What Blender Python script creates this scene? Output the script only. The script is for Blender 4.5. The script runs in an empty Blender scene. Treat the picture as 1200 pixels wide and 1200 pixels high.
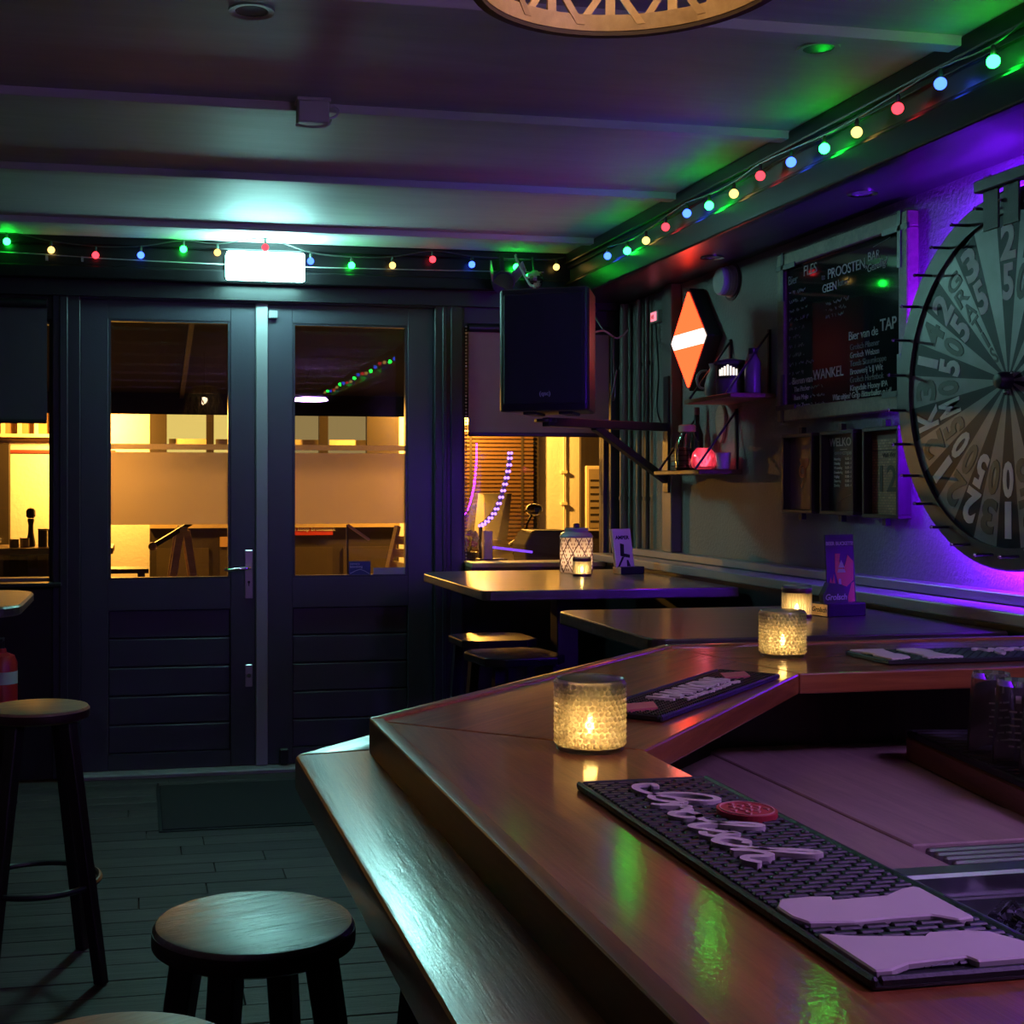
import bpy, bmesh, math, random
from mathutils import Vector, Matrix
random.seed(7)
R = math.radians
scene = bpy.context.scene
col = scene.collection
# ------------------------------------------------------------------ camera
TH = math.atan(307 / 1540)          # the bar room runs along +Y, the lens looks 11 degrees to its right
EYE = 1.45
cam_data = bpy.data.cameras.new('camera')
cam = bpy.data.objects.new('camera', cam_data)
col.objects.link(cam)
cam.location = (0, 0, EYE)
cam.rotation_euler = (R(90), 0, -TH)
cam_data.sensor_width = 36
cam_data.lens = 1540 / 1200 * 36
cam_data.shift_x = (600 - 469) / 1200
cam_data.shift_y = -27 / 1200
cam_data.clip_start = 0.02
scene.camera = cam
# ------------------------------------------------------------------ world, exposure
world = bpy.data.worlds.new('night')
scene.world = world
world.use_nodes = True
bg = world.node_tree.nodes['Background']
bg.inputs[0].default_value = (0.05, 0.05, 0.09, 1)
bg.inputs[1].default_value = 0.04
vs = scene.view_settings
vs.view_transform = 'Standard'
vs.look = 'None'
vs.exposure = 1.0
vs.gamma = 1.0
vs.use_curve_mapping = False
cy = scene.cycles
cy.max_bounces = 8
cy.diffuse_bounces = 3
cy.glossy_bounces = 4
cy.transmission_bounces = 8
cy.transparent_max_bounces = 16
cy.sample_clamp_indirect = 2.0
cy.sample_clamp_direct = 0.0
cy.caustics_reflective = False
cy.caustics_refractive = False

# pixel -> place (distance always from the surface the thing touches)
sT, cT = math.sin(TH), math.cos(TH)
def ray(px, py):
    a = (px - 469) / 1540
    return Vector((sT + a * cT, cT - a * sT, (573 - py) / 1540))
def on_z(px, py, z):
    d = ray(px, py); t = (z - EYE) / d.z
    return Vector((0, 0, EYE)) + d * t
def on_y(px, py, y):
    d = ray(px, py); t = y / d.y
    return Vector((0, 0, EYE)) + d * t
def on_x(px, py, x):
    d = ray(px, py); t = x / d.x
    return Vector((0, 0, EYE)) + d * t

# ------------------------------------------------------------------ materials
MATS = {}
def new_mat(name):
    m = bpy.data.materials.new(name); m.use_nodes = True
    m.node_tree.nodes.clear()
    out = m.node_tree.nodes.new('ShaderNodeOutputMaterial')
    return m, m.node_tree, out
def N(nt, t, **kw):
    n = nt.nodes.new(t)
    for k, v in kw.items():
        if k in n.inputs.keys(): n.inputs[k].default_value = v
        else: setattr(n, k, v)
    return n
def c4(c): return (c[0], c[1], c[2], 1)
def plain(name, c, rough=.5, metal=0, var=.12, scale=14, bump=0, bscale=60, coat=0, spec=.5):
    if name in MATS: return MATS[name]
    m, nt, out = new_mat(name)
    b = N(nt, 'ShaderNodeBsdfPrincipled', Roughness=rough, Metallic=metal)
    b.inputs['Coat Weight'].default_value = coat
    b.inputs['Specular IOR Level'].default_value = spec
    tc = N(nt, 'ShaderNodeTexCoord')
    no = N(nt, 'ShaderNodeTexNoise', Scale=scale, Detail=4.0)
    nt.links.new(tc.outputs['Object'], no.inputs['Vector'])
    mx = N(nt, 'ShaderNodeMix', data_type='RGBA')
    mx.inputs[6].default_value = c4([v * (1 - var) for v in c])
    mx.inputs[7].default_value = c4([min(1, v * (1 + var)) for v in c])
    nt.links.new(no.outputs['Fac'], mx.inputs[0])
    nt.links.new(mx.outputs[2], b.inputs['Base Color'])
    if bump:
        nb = N(nt, 'ShaderNodeTexNoise', Scale=bscale, Detail=3.0)
        nt.links.new(tc.outputs['Object'], nb.inputs['Vector'])
        bp = N(nt, 'ShaderNodeBump', Strength=bump, Distance=.01)
        nt.links.new(nb.outputs['Fac'], bp.inputs['Height'])
        nt.links.new(bp.outputs[0], b.inputs['Normal'])
    nt.links.new(b.outputs[0], out.inputs[0])
    MATS[name] = m
    return m
def wood(name, c1, c2, rough=.4, stretch=(1.2, 14, 14), coat=0, bump=.25, rand=.25, spec=.5, dist=.006, peel=.085, grain=False):
    """grain runs along the local axis whose stretch is small"""
    if name in MATS: return MATS[name]
    m, nt, out = new_mat(name)
    b = N(nt, 'ShaderNodeBsdfPrincipled', Roughness=rough)
    b.inputs['Coat Weight'].default_value = coat
    b.inputs['Coat Roughness'].default_value = .20 if grain else .10
    b.inputs['Specular IOR Level'].default_value = spec
    tc = N(nt, 'ShaderNodeTexCoord')
    mp = N(nt, 'ShaderNodeMapping'); mp.inputs['Scale'].default_value = stretch
    oi = N(nt, 'ShaderNodeObjectInfo')
    ad = N(nt, 'ShaderNodeVectorMath', operation='ADD')
    sc = N(nt, 'ShaderNodeMath', operation='MULTIPLY'); sc.inputs[1].default_value = 37.0
    nt.links.new(oi.outputs['Random'], sc.inputs[0])
    nt.links.new(tc.outputs['Object'], mp.inputs['Vector'])
    nt.links.new(mp.outputs[0], ad.inputs[0]); nt.links.new(sc.outputs[0], ad.inputs[1])
    n1 = N(nt, 'ShaderNodeTexNoise', Scale=1.6, Detail=8.0, Roughness=.6, Distortion=1.4)
    n2 = N(nt, 'ShaderNodeTexNoise', Scale=9.0, Detail=4.0, Roughness=.7, Distortion=.4)
    nt.links.new(ad.outputs[0], n1.inputs['Vector']); nt.links.new(ad.outputs[0], n2.inputs['Vector'])
    mm = N(nt, 'ShaderNodeMath', operation='ADD')
    h = N(nt, 'ShaderNodeMath', operation='MULTIPLY'); h.inputs[1].default_value = .5
    nt.links.new(n2.outputs['Fac'], h.inputs[0])
    nt.links.new(n1.outputs['Fac'], mm.inputs[0]); nt.links.new(h.outputs[0], mm.inputs[1])
    rp = N(nt, 'ShaderNodeValToRGB')
    rp.color_ramp.elements[0].position = .5; rp.color_ramp.elements[0].color = c4(c1)
    rp.color_ramp.elements[1].position = .95; rp.color_ramp.elements[1].color = c4(c2)
    nt.links.new(mm.outputs[0], rp.inputs[0])
    hv = N(nt, 'ShaderNodeHueSaturation')
    mr = N(nt, 'ShaderNodeMapRange'); mr.inputs[3].default_value = 1 - rand; mr.inputs[4].default_value = 1 + rand
    nt.links.new(oi.outputs['Random'], mr.inputs[0]); nt.links.new(mr.outputs[0], hv.inputs['Value'])
    nt.links.new(rp.outputs[0], hv.inputs['Color'])
    nt.links.new(hv.outputs[0], b.inputs['Base Color'])
    bp = N(nt, 'ShaderNodeBump', Strength=bump, Distance=dist)
    nt.links.new(mm.outputs[0], bp.inputs['Height']); nt.links.new(bp.outputs[0], b.inputs['Normal'])
    if coat:
        n3 = N(nt, 'ShaderNodeTexNoise', Scale=170.0, Detail=2.0)
        nt.links.new(tc.outputs['Object'], n3.inputs['Vector'])
        b2 = N(nt, 'ShaderNodeBump', Strength=peel, Distance=.002)
        nt.links.new(n3.outputs['Fac'], b2.inputs['Height'])
        if grain: nt.links.new(bp.outputs[0], b2.inputs['Normal'])
        nt.links.new(b2.outputs[0], b.inputs['Coat Normal'])
    nt.links.new(b.outputs[0], out.inputs[0])
    MATS[name] = m
    return m
def glow(name, c, s):
    if name in MATS: return MATS[name]
    m, nt, out = new_mat(name)
    e = N(nt, 'ShaderNodeEmission', Strength=s); e.inputs[0].default_value = c4(c)
    nt.links.new(e.outputs[0], out.inputs[0])
    MATS[name] = m
    return m
def pane_mat(name, tint=(1, 1, 1), rough=0.0, ior=1.5):
    if name in MATS: return MATS[name]
    m, nt, out = new_mat(name)
    f = N(nt, 'ShaderNodeFresnel', IOR=ior)
    t = N(nt, 'ShaderNodeBsdfTransparent'); t.inputs[0].default_value = c4(tint)
    g = N(nt, 'ShaderNodeBsdfGlossy', Roughness=rough)
    mx = N(nt, 'ShaderNodeMixShader')
    nt.links.new(f.outputs[0], mx.inputs[0]); nt.links.new(t.outputs[0], mx.inputs[1]); nt.links.new(g.outputs[0], mx.inputs[2])
    nt.links.new(mx.outputs[0], out.inputs[0])
    MATS[name] = m
    return m
def frost_mat(name, c, through=.35):
    m, nt, out = new_mat(name)
    tl = N(nt, 'ShaderNodeBsdfTranslucent'); tl.inputs[0].default_value = c4(c)
    df = N(nt, 'ShaderNodeBsdfDiffuse'); df.inputs[0].default_value = c4(c)
    rf = N(nt, 'ShaderNodeBsdfRefraction', IOR=1.12, Roughness=.75); rf.inputs[0].default_value = c4(c)
    a = N(nt, 'ShaderNodeMixShader', Fac=.22); b = N(nt, 'ShaderNodeMixShader', Fac=through)
    nt.links.new(tl.outputs[0], a.inputs[1]); nt.links.new(df.outputs[0], a.inputs[2])
    nt.links.new(a.outputs[0], b.inputs[1]); nt.links.new(rf.outputs[0], b.inputs[2])
    nt.links.new(b.outputs[0], out.inputs[0])
    MATS[name] = m
    return m
def lit_glass(name, c, trans=.4):
    """candle glass: scatters the flame behind it and lets some of it through"""
    if name in MATS: return MATS[name]
    m, nt, out = new_mat(name)
    tl = N(nt, 'ShaderNodeBsdfTranslucent'); tl.inputs[0].default_value = c4(c)
    tp = N(nt, 'ShaderNodeBsdfTransparent'); tp.inputs[0].default_value = (1, 1, 1, 1)
    g = N(nt, 'ShaderNodeBsdfGlossy', Roughness=.12)
    f = N(nt, 'ShaderNodeFresnel', IOR=1.45)
    a = N(nt, 'ShaderNodeMixShader', Fac=trans); b = N(nt, 'ShaderNodeMixShader')
    nt.links.new(tl.outputs[0], a.inputs[1]); nt.links.new(tp.outputs[0], a.inputs[2])
    nt.links.new(f.outputs[0], b.inputs[0]); nt.links.new(a.outputs[0], b.inputs[1]); nt.links.new(g.outputs[0], b.inputs[2])
    nt.links.new(b.outputs[0], out.inputs[0])
    MATS[name] = m
    return m
def glass_mat(name, c=(1, 1, 1), rough=.02):
    if name in MATS: return MATS[name]
    m, nt, out = new_mat(name)
    g = N(nt, 'ShaderNodeBsdfGlass', IOR=1.45, Roughness=rough); g.inputs[0].default_value = c4(c)
    nt.links.new(g.outputs[0], out.inputs[0])
    MATS[name] = m
    return m

BLACK = plain('black_paint', (.012, .012, .015), .42)
BLACKWOOD = wood('black_stained_wood', (.008, .007, .007), (.02, .017, .016), .38, (10, 10, 1))
DOORPAINT = plain('slate_door_paint', (.055, .055, .073), .38, var=.08, scale=5, bump=.05, bscale=90)
FRAMEPAINT = plain('dark_frame_paint', (.032, .032, .043), .4, var=.1, scale=6)
POSTPAINT = plain('light_grey_paint', (.32, .32, .33), .4, var=.06)
BEAMPAINT = plain('black_gloss_beam', (.007, .007, .008), .3, var=.15, scale=8, spec=.28)
CEILPAINT = wood('painted_ceiling_board', (.50, .49, .48), (.60, .59, .58), .62, (.6, 5, 5), bump=.08, rand=.03)
PLASTER = plain('grey_plaster', (.225, .215, .21), .75, var=.1, scale=5, bump=.5, bscale=70)
SOFFIT = plain('black_soffit', (.03, .028, .03), .35, var=.2)
BARWOOD_Y = wood('varnished_bar_wood_y', (.19, .050, .014), (.44, .150, .042), .36, (16, 1.1, 16), coat=1.0, bump=.16, rand=.06)
BARWOOD_X = wood('varnished_bar_wood_x', (.19, .050, .014), (.44, .150, .042), .36, (1.1, 16, 16), coat=1.0, bump=.16, rand=.06)
LEDGEWOOD = wood('varnished_ledge_wood', (.17, .055, .018), (.42, .17, .06), .36, (13, .9, 13), coat=.9, bump=.22, rand=.05, dist=.004, grain=True)
EDGEWOOD = wood('dark_red_edge_wood', (.055, .015, .007), (.13, .040, .016), .45, (14, 1.0, 14), spec=.38, bump=.12, rand=.05)
PANELWOOD = wood('dark_bar_panel_wood', (.03, .018, .013), (.07, .04, .028), .45, (12, 12, 1.2))
FLOORWOOD = wood('worn_grey_floor', (.034, .028, .026), (.085, .070, .063), .55, (1.0, 13, 13), bump=.35, rand=.28)
TABLEWOOD = wood('dark_table_wood', (.05, .036, .032), (.12, .09, .078), .34, (1.0, 13, 13), coat=.5, spec=.8, bump=.25, rand=.05)
STOOLWOOD = wood('worn_stool_seat', (.10, .095, .09), (.21, .20, .19), .27, (1.2, 15, 15), spec=.9, bump=.35, rand=.15)
LEDGEPAINT = plain('grey_ledge_paint', (.27, .26, .26), .34, var=.1, scale=9)
PALEWOOD = wood('pale_pine', (.45, .30, .14), (.68, .50, .27), .5, (1.2, 14, 14), bump=.2, rand=.12)
STEEL = plain('brushed_steel', (.55, .56, .58), .28, metal=1, var=.08)
CHROME = plain('chrome', (.75, .75, .78), .12, metal=1, var=.03)
BRASS = plain('alu_handle', (.62, .60, .62), .3, metal=1, var=.05)
RUBBER = plain('black_rubber', (.012, .014, .016), .5, bump=.1, bscale=200)
WHITERUBBER = plain('cream_rubber', (.80, .73, .66), .55, var=.06, scale=25)
REDRUBBER = plain('red_rubber', (.55, .045, .06), .5)
GLASSPANE = pane_mat('window_glass')
FROST = frost_mat('frosted_film', (.95, .88, .88))
CHALK = plain('chalk', (.62, .62, .60), .9, var=.25, scale=80)
CHALKDIM = plain('chalk_faint', (.26, .27, .28), .9, var=.4, scale=60)
SLATE = plain('blackboard', (.012, .018, .020), .045, var=.2, scale=6)
FRAMEWOOD = wood('board_frame_wood', (.10, .07, .045), (.20, .145, .095), .5, (8, 8, 8))
WHITEWALL = plain('white_render_wall', (.80, .76, .68), .8, var=.1, scale=3, bump=.3, bscale=30)
WIRE = plain('wire', (.05, .06, .05), .4)
PALEWIRE = plain('pale_wire', (.35, .37, .35), .4)

# ------------------------------------------------------------------ mesh helpers
class MB:
    def __init__(self): self.v = []; self.f = []
    def add(self, vs, fs, M=None):
        o = len(self.v)
        for p in vs:
            p = Vector(p)
            self.v.append(M @ p if M is not None else p)
        self.f += [[i + o for i in f] for f in fs]
        return self
    def box(self, x0, x1, y0, y1, z0, z1, M=None):
        vs = [(x, y, z) for z in (z0, z1) for y in (y0, y1) for x in (x0, x1)]
        return self.add(vs, [(0, 2, 3, 1), (4, 5, 7, 6), (0, 1, 5, 4), (2, 6, 7, 3), (0, 4, 6, 2), (1, 3, 7, 5)], M)
    def prism(self, poly, z0, z1, M=None):
        a = sum(poly[i][0] * poly[(i + 1) % len(poly)][1] - poly[(i + 1) % len(poly)][0] * poly[i][1] for i in range(len(poly)))
        if a < 0: poly = poly[::-1]
        n = len(poly)
        vs = [(p[0], p[1], z0) for p in poly] + [(p[0], p[1], z1) for p in poly]
        fs = [list(range(n))[::-1], list(range(n, 2 * n))] + [(i, (i + 1) % n, n + (i + 1) % n, n + i) for i in range(n)]
        return self.add(vs, fs, M)
    def front(self, poly, y0, y1):
        """outline in x,z (as seen from the front), thickness from y0 (front) to y1 (back)"""
        M = Matrix(((1, 0, 0, 0), (0, 0, 1, 0), (0, 1, 0, 0), (0, 0, 0, 1)))
        n0 = len(self.f)
        self.prism(poly, min(y0, y1), max(y0, y1), M)
        for i in range(n0, len(self.f)): self.f[i] = self.f[i][::-1]
        return self
    def lathe(self, prof, n=32, M=None, closed=False):
        vs = []; fs = []
        for (r, z) in prof:
            for i in range(n):
                a = 2 * math.pi * i / n
                vs.append((r * math.cos(a), r * math.sin(a), z))
        m = len(prof)
        for j in range(m - 1 + (1 if closed else 0)):
            k = (j + 1) % m
            for i in range(n):
                fs.append((j * n + i, j * n + (i + 1) % n, k * n + (i + 1) % n, k * n + i))
        if not closed:
            if prof[0][0] > 1e-6: fs.append(list(range(n))[::-1])
            if prof[-1][0] > 1e-6: fs.append([(m - 1) * n + i for i in range(n)])
        return self.add(vs, fs, M)
    def cyl(self, p0, p1, r0, r1=None, n=12):
        r1 = r0 if r1 is None else r1
        p0 = Vector(p0); p1 = Vector(p1); d = p1 - p0
        q = Vector((0, 0, 1)).rotation_difference(d.normalized()).to_matrix().to_4x4()
        return self.lathe([(r0, 0), (r1, d.length)], n, Matrix.Translation(p0) @ q)
    def bar(self, p0, p1, w, h):
        """square bar between two points"""
        p0 = Vector(p0); p1 = Vector(p1); d = (p1 - p0)
        t = d.normalized(); up = Vector((0, 0, 1)) if abs(t.z) < .95 else Vector((0, 1, 0))
        s = t.cross(up).normalized(); u = s.cross(t)
        M = Matrix((( t.x, s.x, u.x, p0.x), (t.y, s.y, u.y, p0.y), (t.z, s.z, u.z, p0.z), (0, 0, 0, 1)))
        return self.box(0, d.length, -w / 2, w / 2, -h / 2, h / 2, M)
    def tube(self, pts, r, n=6, close=False):
        pts = [Vector(p) for p in pts]; m = len(pts); vs = []; fs = []
        prev = None
        for i, p in enumerate(pts):
            a = pts[(i - 1) % m] if (close or i > 0) else p
            b = pts[(i + 1) % m] if (close or i < m - 1) else p
            t = (b - a).normalized()
            if prev is None: u = t.orthogonal().normalized()
            else:
                u = (prev - t * prev.dot(t))
                u = u.normalized() if u.length > 1e-6 else t.orthogonal().normalized()
            prev = u; w = t.cross(u)
            for k in range(n):
                an = 2 * math.pi * k / n
                vs.append(p + (u * math.cos(an) + w * math.sin(an)) * r)
        for i in range(m if close else m - 1):
            j = (i + 1) % m
            for k in range(n):
                fs.append((i * n + k, i * n + (k + 1) % n, j * n + (k + 1) % n, j * n + k))
        if not close:
            fs.append(list(range(n))[::-1]); fs.append([(m - 1) * n + k for k in range(n)])
        return self.add(vs, fs)
    def ball(self, c, r, nu=12, nv=8, sz=1.0):
        prof = [(max(1e-4, r * math.sin(math.pi * j / nv)), -r * sz * math.cos(math.pi * j / nv)) for j in range(nv + 1)]
        return self.lathe(prof, nu, Matrix.Translation(Vector(c)))
    def ribbon(self, pts, w, h, M=None, z0=0):
        """flat band with round-ish ends following 2D points, thickness z0..z0+h"""
        pts = [Vector((p[0], p[1])) for p in pts]; L = []; Rr = []
        for i, p in enumerate(pts):
            a = pts[max(0, i - 1)]; b = pts[min(len(pts) - 1, i + 1)]
            t = (b - a); t = t.normalized() if t.length > 1e-9 else Vector((1, 0)); n = Vector((-t.y, t.x))
            ww = w / 2 * (.55 if i in (0, len(pts) - 1) else 1)
            L.append(p + n * ww); Rr.append(p - n * ww)
        m = len(pts); vs = []
        for z in (z0, z0 + h):
            vs += [(q.x, q.y, z) for q in L] + [(q.x, q.y, z) for q in Rr]
        fs = []
        for i in range(m - 1):
            fs.append((i, i + 1, m + i + 1, m + i)); fs.append((2 * m + i, 3 * m + i, 3 * m + i + 1, 2 * m + i + 1))
            fs.append((i, 2 * m + i, 2 * m + i + 1, i + 1)); fs.append((m + i, m + i + 1, 3 * m + i + 1, 3 * m + i))
        fs += [(0, m, 3 * m, 2 * m), (m - 1, 3 * m - 1, 4 * m - 1, 2 * m - 1)]
        return self.add(vs, fs, M)
    def mesh(self, name, smooth=False, bev=0, seg=1):
        me = bpy.data.meshes.new(name)
        me.from_pydata([tuple(p) for p in self.v], [], self.f)
        bm = bmesh.new(); bm.from_mesh(me)
        bmesh.ops.recalc_face_normals(bm, faces=bm.faces)
        if bev:
            es = [e for e in bm.edges if len(e.link_faces) == 2 and e.calc_face_angle(0) > .6]
            bmesh.ops.bevel(bm, geom=es, offset=bev, segments=seg, affect='EDGES', clamp_overlap=True, profile=.5)
        bm.to_mesh(me); bm.free()
        if smooth:
            for p in me.polygons: p.use_smooth = True
            me.set_sharp_from_angle(angle=R(18) if bev else R(40))
        return me
    def build(self, name, mat, parent=None, smooth=False, bev=0, seg=1, label=None):
        me = self.mesh(name, smooth, bev, seg)
        me.materials.append(mat)
        o = bpy.data.objects.new(name, me)
        col.objects.link(o)
        if parent is not None: o.parent = parent
        if label: o['label'] = label
        return o
def B(*a): return MB().box(*a)
def thing(name, label, cat, loc=(0, 0, 0), rz=0, group=None):
    o = bpy.data.objects.new(name, None)
    col.objects.link(o)
    o.empty_display_size = .05
    o.location = loc; o.rotation_euler = (0, 0, rz)
    return tag(o, label, cat, group)
def tag(o, label, cat, group=None):
    o['label'] = label; o['category'] = cat
    if group: o['group'] = group
    return o
def struct(o):
    o['kind'] = 'structure'; return o
def copy_tree(o, parent=None):
    c = o.copy(); col.objects.link(c); c.parent = parent
    for ch in list(o.children): copy_tree(ch, c)
    return c
def inst(o, parent, loc=None, rot=None):
    c = o.copy(); col.objects.link(c); c.parent = parent
    if loc is not None: c.location = loc
    if rot is not None: c.rotation_euler = rot
    return c
def lamp(name, parent, loc, power, color, radius=.02):
    l = bpy.data.lights.new(name, 'POINT'); l.energy = power; l.color = color; l.shadow_soft_size = radius
    o = bpy.data.objects.new(name, l); col.objects.link(o); o.parent = parent; o.location = loc
    return o
def text_geo(s, size, ext=.0005, off=0.0, shear=0, align='LEFT', space=1.0):
    cu = bpy.data.curves.new('t', 'FONT'); cu.body = s; cu.size = size; cu.extrude = ext; cu.offset = off
    cu.shear = shear; cu.align_x = align; cu.resolution_u = 3; cu.space_character = space
    o = bpy.data.objects.new('t', cu); col.objects.link(o)
    dg = bpy.context.evaluated_depsgraph_get()
    me = bpy.data.meshes.new_from_object(o.evaluated_get(dg))
    vs = [v.co.copy() for v in me.vertices]; fs = [list(p.vertices) for p in me.polygons]
    bpy.data.objects.remove(o); bpy.data.curves.remove(cu); bpy.data.meshes.remove(me)
    return vs, fs
UP = Matrix(((1, 0, 0, 0), (0, 0, -1, 0), (0, 1, 0, 0), (0, 0, 0, 1)))     # text standing up, facing -y
def T3(x, y, z): return Matrix.Translation(Vector((x, y, z)))
def spline(pts, n=8):
    out = []
    P = [Vector(p) for p in pts]
    for i in range(len(P) - 1):
        p0 = P[max(0, i - 1)]; p1 = P[i]; p2 = P[i + 1]; p3 = P[min(len(P) - 1, i + 2)]
        for k in range(n):
            t = k / n
            out.append(.5 * ((2 * p1) + (-p0 + p2) * t + (2 * p0 - 5 * p1 + 4 * p2 - p3) * t * t + (-p0 + 3 * p1 - 3 * p2 + p3) * t ** 3))
    out.append(P[-1])
    return out

# ================================================================== THE SETTING
YF, XR, ZC = 6.80, 2.60, 2.70        # street front, right wall, ceiling
XL, YB = -3.2, -3.6
# floor with single boards where it shows
floor = struct(B(XL, XR + .1, YB, YF + .25, -.10, -.012).build('floor', PANELWOOD))
plank_meshes = []
for L in (1.05, 1.2, .9):
    me = B(-L / 2, L / 2, -.064, .064, -.014, 0).mesh('plank', bev=.002); me.materials.append(FLOORWOOD); plank_meshes.append((L, me))
y = 1.02
while y < 6.68:
    x = -1.55 - random.random() * .5
    while x < 2.55:
        L, me = random.choice(plank_meshes)
        if x + L > 2.6: break
        o = bpy.data.objects.new('plank', me); col.objects.link(o); o.parent = floor
        o.location = (x + L / 2, y, random.uniform(-.0015, .0005))
        x += L + .003
    y += .131
# ceiling with battens
ceiling = struct(B(XL, XR + .1, YB, YF + .1, ZC, ZC + .1).build('ceiling', CEILPAINT))
BAT = [6.26, 5.24, 4.26, 3.28, 2.30, 1.32, .34, -.64, -1.62, -2.6]
for yb in BAT:
    B(XL, 2.235, yb - .03, yb + .03, ZC - .028, ZC + .002).build('batten', CEILPAINT, ceiling, bev=.002)
struct(B(XR, XR + .12, YB, YF + .2, 0, ZC).build('wall_right', PLASTER))
struct(B(XL - .12, XL, YB, YF + .2, 0, ZC).build('wall_left', PLASTER))
struct(B(XL, XR, YB - .12, YB, 0, ZC).build('wall_back', plain('back_wall_paint', (.10, .07, .07), .7)))
# lowered box along the right wall, with its mouldings
sof = struct(B(2.26, XR, YB, YF, 2.452, ZC).build('trim_1', SOFFIT))
B(2.215, 2.2605, YB, YF, 2.44, 2.535).build('lower_moulding', BEAMPAINT, sof, bev=.008, seg=2)
B(2.235, 2.2605, YB, YF, 2.535, 2.552).build('bead', BEAMPAINT, sof, bev=.004, seg=2)
B(2.225, 2.2605, YB, YF, 2.642, ZC).build('crown_moulding', BEAMPAINT, sof, bev=.008, seg=2)
B(2.242, 2.2605, YB, YF, 2.62, 2.642).build('bead', BEAMPAINT, sof, bev=.004, seg=2)
# header beam over the street front
hdr = struct(B(XL, 2.2605, 6.70, YF, 2.50, ZC).build('trim_2', BEAMPAINT))
B(XL, 2.235, 6.672, 6.70, 2.655, ZC).build('crown_moulding', BEAMPAINT, hdr, bev=.008, seg=2)
B(XL, 2.235, 6.668, 6.70, 2.49, 2.555).build('lower_moulding', BEAMPAINT, hdr, bev=.008, seg=2)
B(XL, 2.60, 6.74, YF, 2.415, 2.50).build('soffit_board', BLACK, hdr)
# street front
front = struct(B(XL, -.42, 6.78, 6.92, 0, .955).build('wall_front', BLACK))
B(XL, -.42, 6.79, 6.92, 2.30, 2.52).build('upper_panel', BLACK, front)
B(-.42, -.285, 6.765, 6.92, 0, 2.43).build('door_jamb', FRAMEPAINT, front, bev=.004)
B(-.385, -.345, 6.755, 6.77, 0, 2.43).build('jamb_bead', FRAMEPAINT, front, bev=.004)
B(1.535, 1.694, 6.765, 6.92, 0, 2.45).build('door_jamb', FRAMEPAINT, front, bev=.004)
B(1.575, 1.60, 6.755, 6.77, 0, 2.45).build('jamb_bead', FRAMEPAINT, front, bev=.004)
B(1.62, 1.685, 6.757, 6.77, 0, 2.45).build('jamb_bead', FRAMEPAINT, front, bev=.004)
B(-.285, 1.535, 6.765, 6.92, 2.405, 2.52).build('door_head', FRAMEPAINT, front, bev=.004)
B(1.694, XR, 6.78, 6.92, 0, 1.02).build('lower_panel', BLACK, front)
B(1.694, XR, 6.79, 6.92, 2.31, 2.52).build('upper_panel', BLACK, front)
B(2.515, XR, 6.77, 6.92, 1.02, 2.31).build('window_post', FRAMEPAINT, front, bev=.004)
B(-.30, 1.55, 6.70, 6.95, -.004, .022).build('threshold', plain('worn_threshold', (.30, .29, .29), .5, var=.3, scale=20), front, bev=.006)

def door(n, x0, x1, gx0, gx1):
    d = B(x0, gx0, YF, YF + .05, .025, 2.405).build('door_%d' % n, DOORPAINT, None, bev=.003)
    struct(d)
    B(gx1, x1, YF, YF + .05, .025, 2.405).build('stile', DOORPAINT, d, bev=.003)
    B(gx0, gx1, YF, YF + .05, 2.312, 2.405).build('top_rail', DOORPAINT, d)
    B(gx0, gx1, YF, YF + .05, .835, .988).build('lock_rail', DOORPAINT, d)
    B(gx0, gx1, YF, YF + .05, .025, .105).build('bottom_rail', DOORPAINT, d)
    # glazing bead
    g = .012
    for a in ((gx0, gx1, 2.30, 2.312), (gx0, gx1, .988, 1.0), (gx0, gx0 + g, 1.0, 2.30), (gx1 - g, gx1, 1.0, 2.30)):
        B(a[0], a[1], YF + .004, YF + .046, a[2], a[3]).build('glazing_bead', FRAMEPAINT, d)
    p = B(gx0 + .004, gx1 - .004, YF + .022, YF + .028, .992, 2.308).build('glass_pane', GLASSPANE, d)
    B(gx0 + g, gx1 - g, YF + .0285, YF + .0295, 1.268, 1.638).build('frosted_film', FROST, p, label='frosted privacy film on the glass')
    B(gx0 + g, gx1 - g, YF + .0285, YF + .0295, 1.652, 1.68).build('frosted_film', FROST, p)
    zs = [.105 + .146 * i for i in range(6)]
    for i in range(5):
        B(gx0, gx1, YF + .014, YF + .04, zs[i] + .0025, zs[i + 1] - .0025).build('board', DOORPAINT, d, bev=.005)
    B(gx0, gx1, YF + .03, YF + .045, .105, .835).build('board_backing', BLACK, d)
    return d
d1 = door(1, -.285, .594, -.148, .465)
d2 = door(2, .656, 1.535, .787, 1.397)
# cover strip between the leaves (on the left leaf)
B(.594, .656, YF - .018, YF + .05, .025, 2.41).build('cover_strip', POSTPAINT, d1, bev=.004)
hp = B(.538, .580, YF - .008, YF, .885, 1.135).build('handle_plate', BRASS, d1, bev=.003)
MB().tube([(.559, YF - .006, 1.047), (.559, YF - .05, 1.047), (.545, YF - .058, 1.045), (.45, YF - .055, 1.035), (.435, YF - .045, 1.04)], .0085, 8).build('lever', CHROME, hp, smooth=True)
MB().lathe([(.007, 0), (.007, .002)], 12, T3(.559, YF - .008, .97) @ Matrix.Rotation(R(90), 4, 'X')).box(.5565, .5615, YF - .0105, YF - .008, .95, .97).build('keyhole', BLACK, hp)
lk = B(.540, .578, YF - .007, YF, .43, .545).build('lock_plate', BRASS, d1, bev=.003)
MB().cyl((.559, YF - .005, .49), (.559, YF - .022, .49), .011).build('lock_knob', CHROME, lk, smooth=True)
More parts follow.
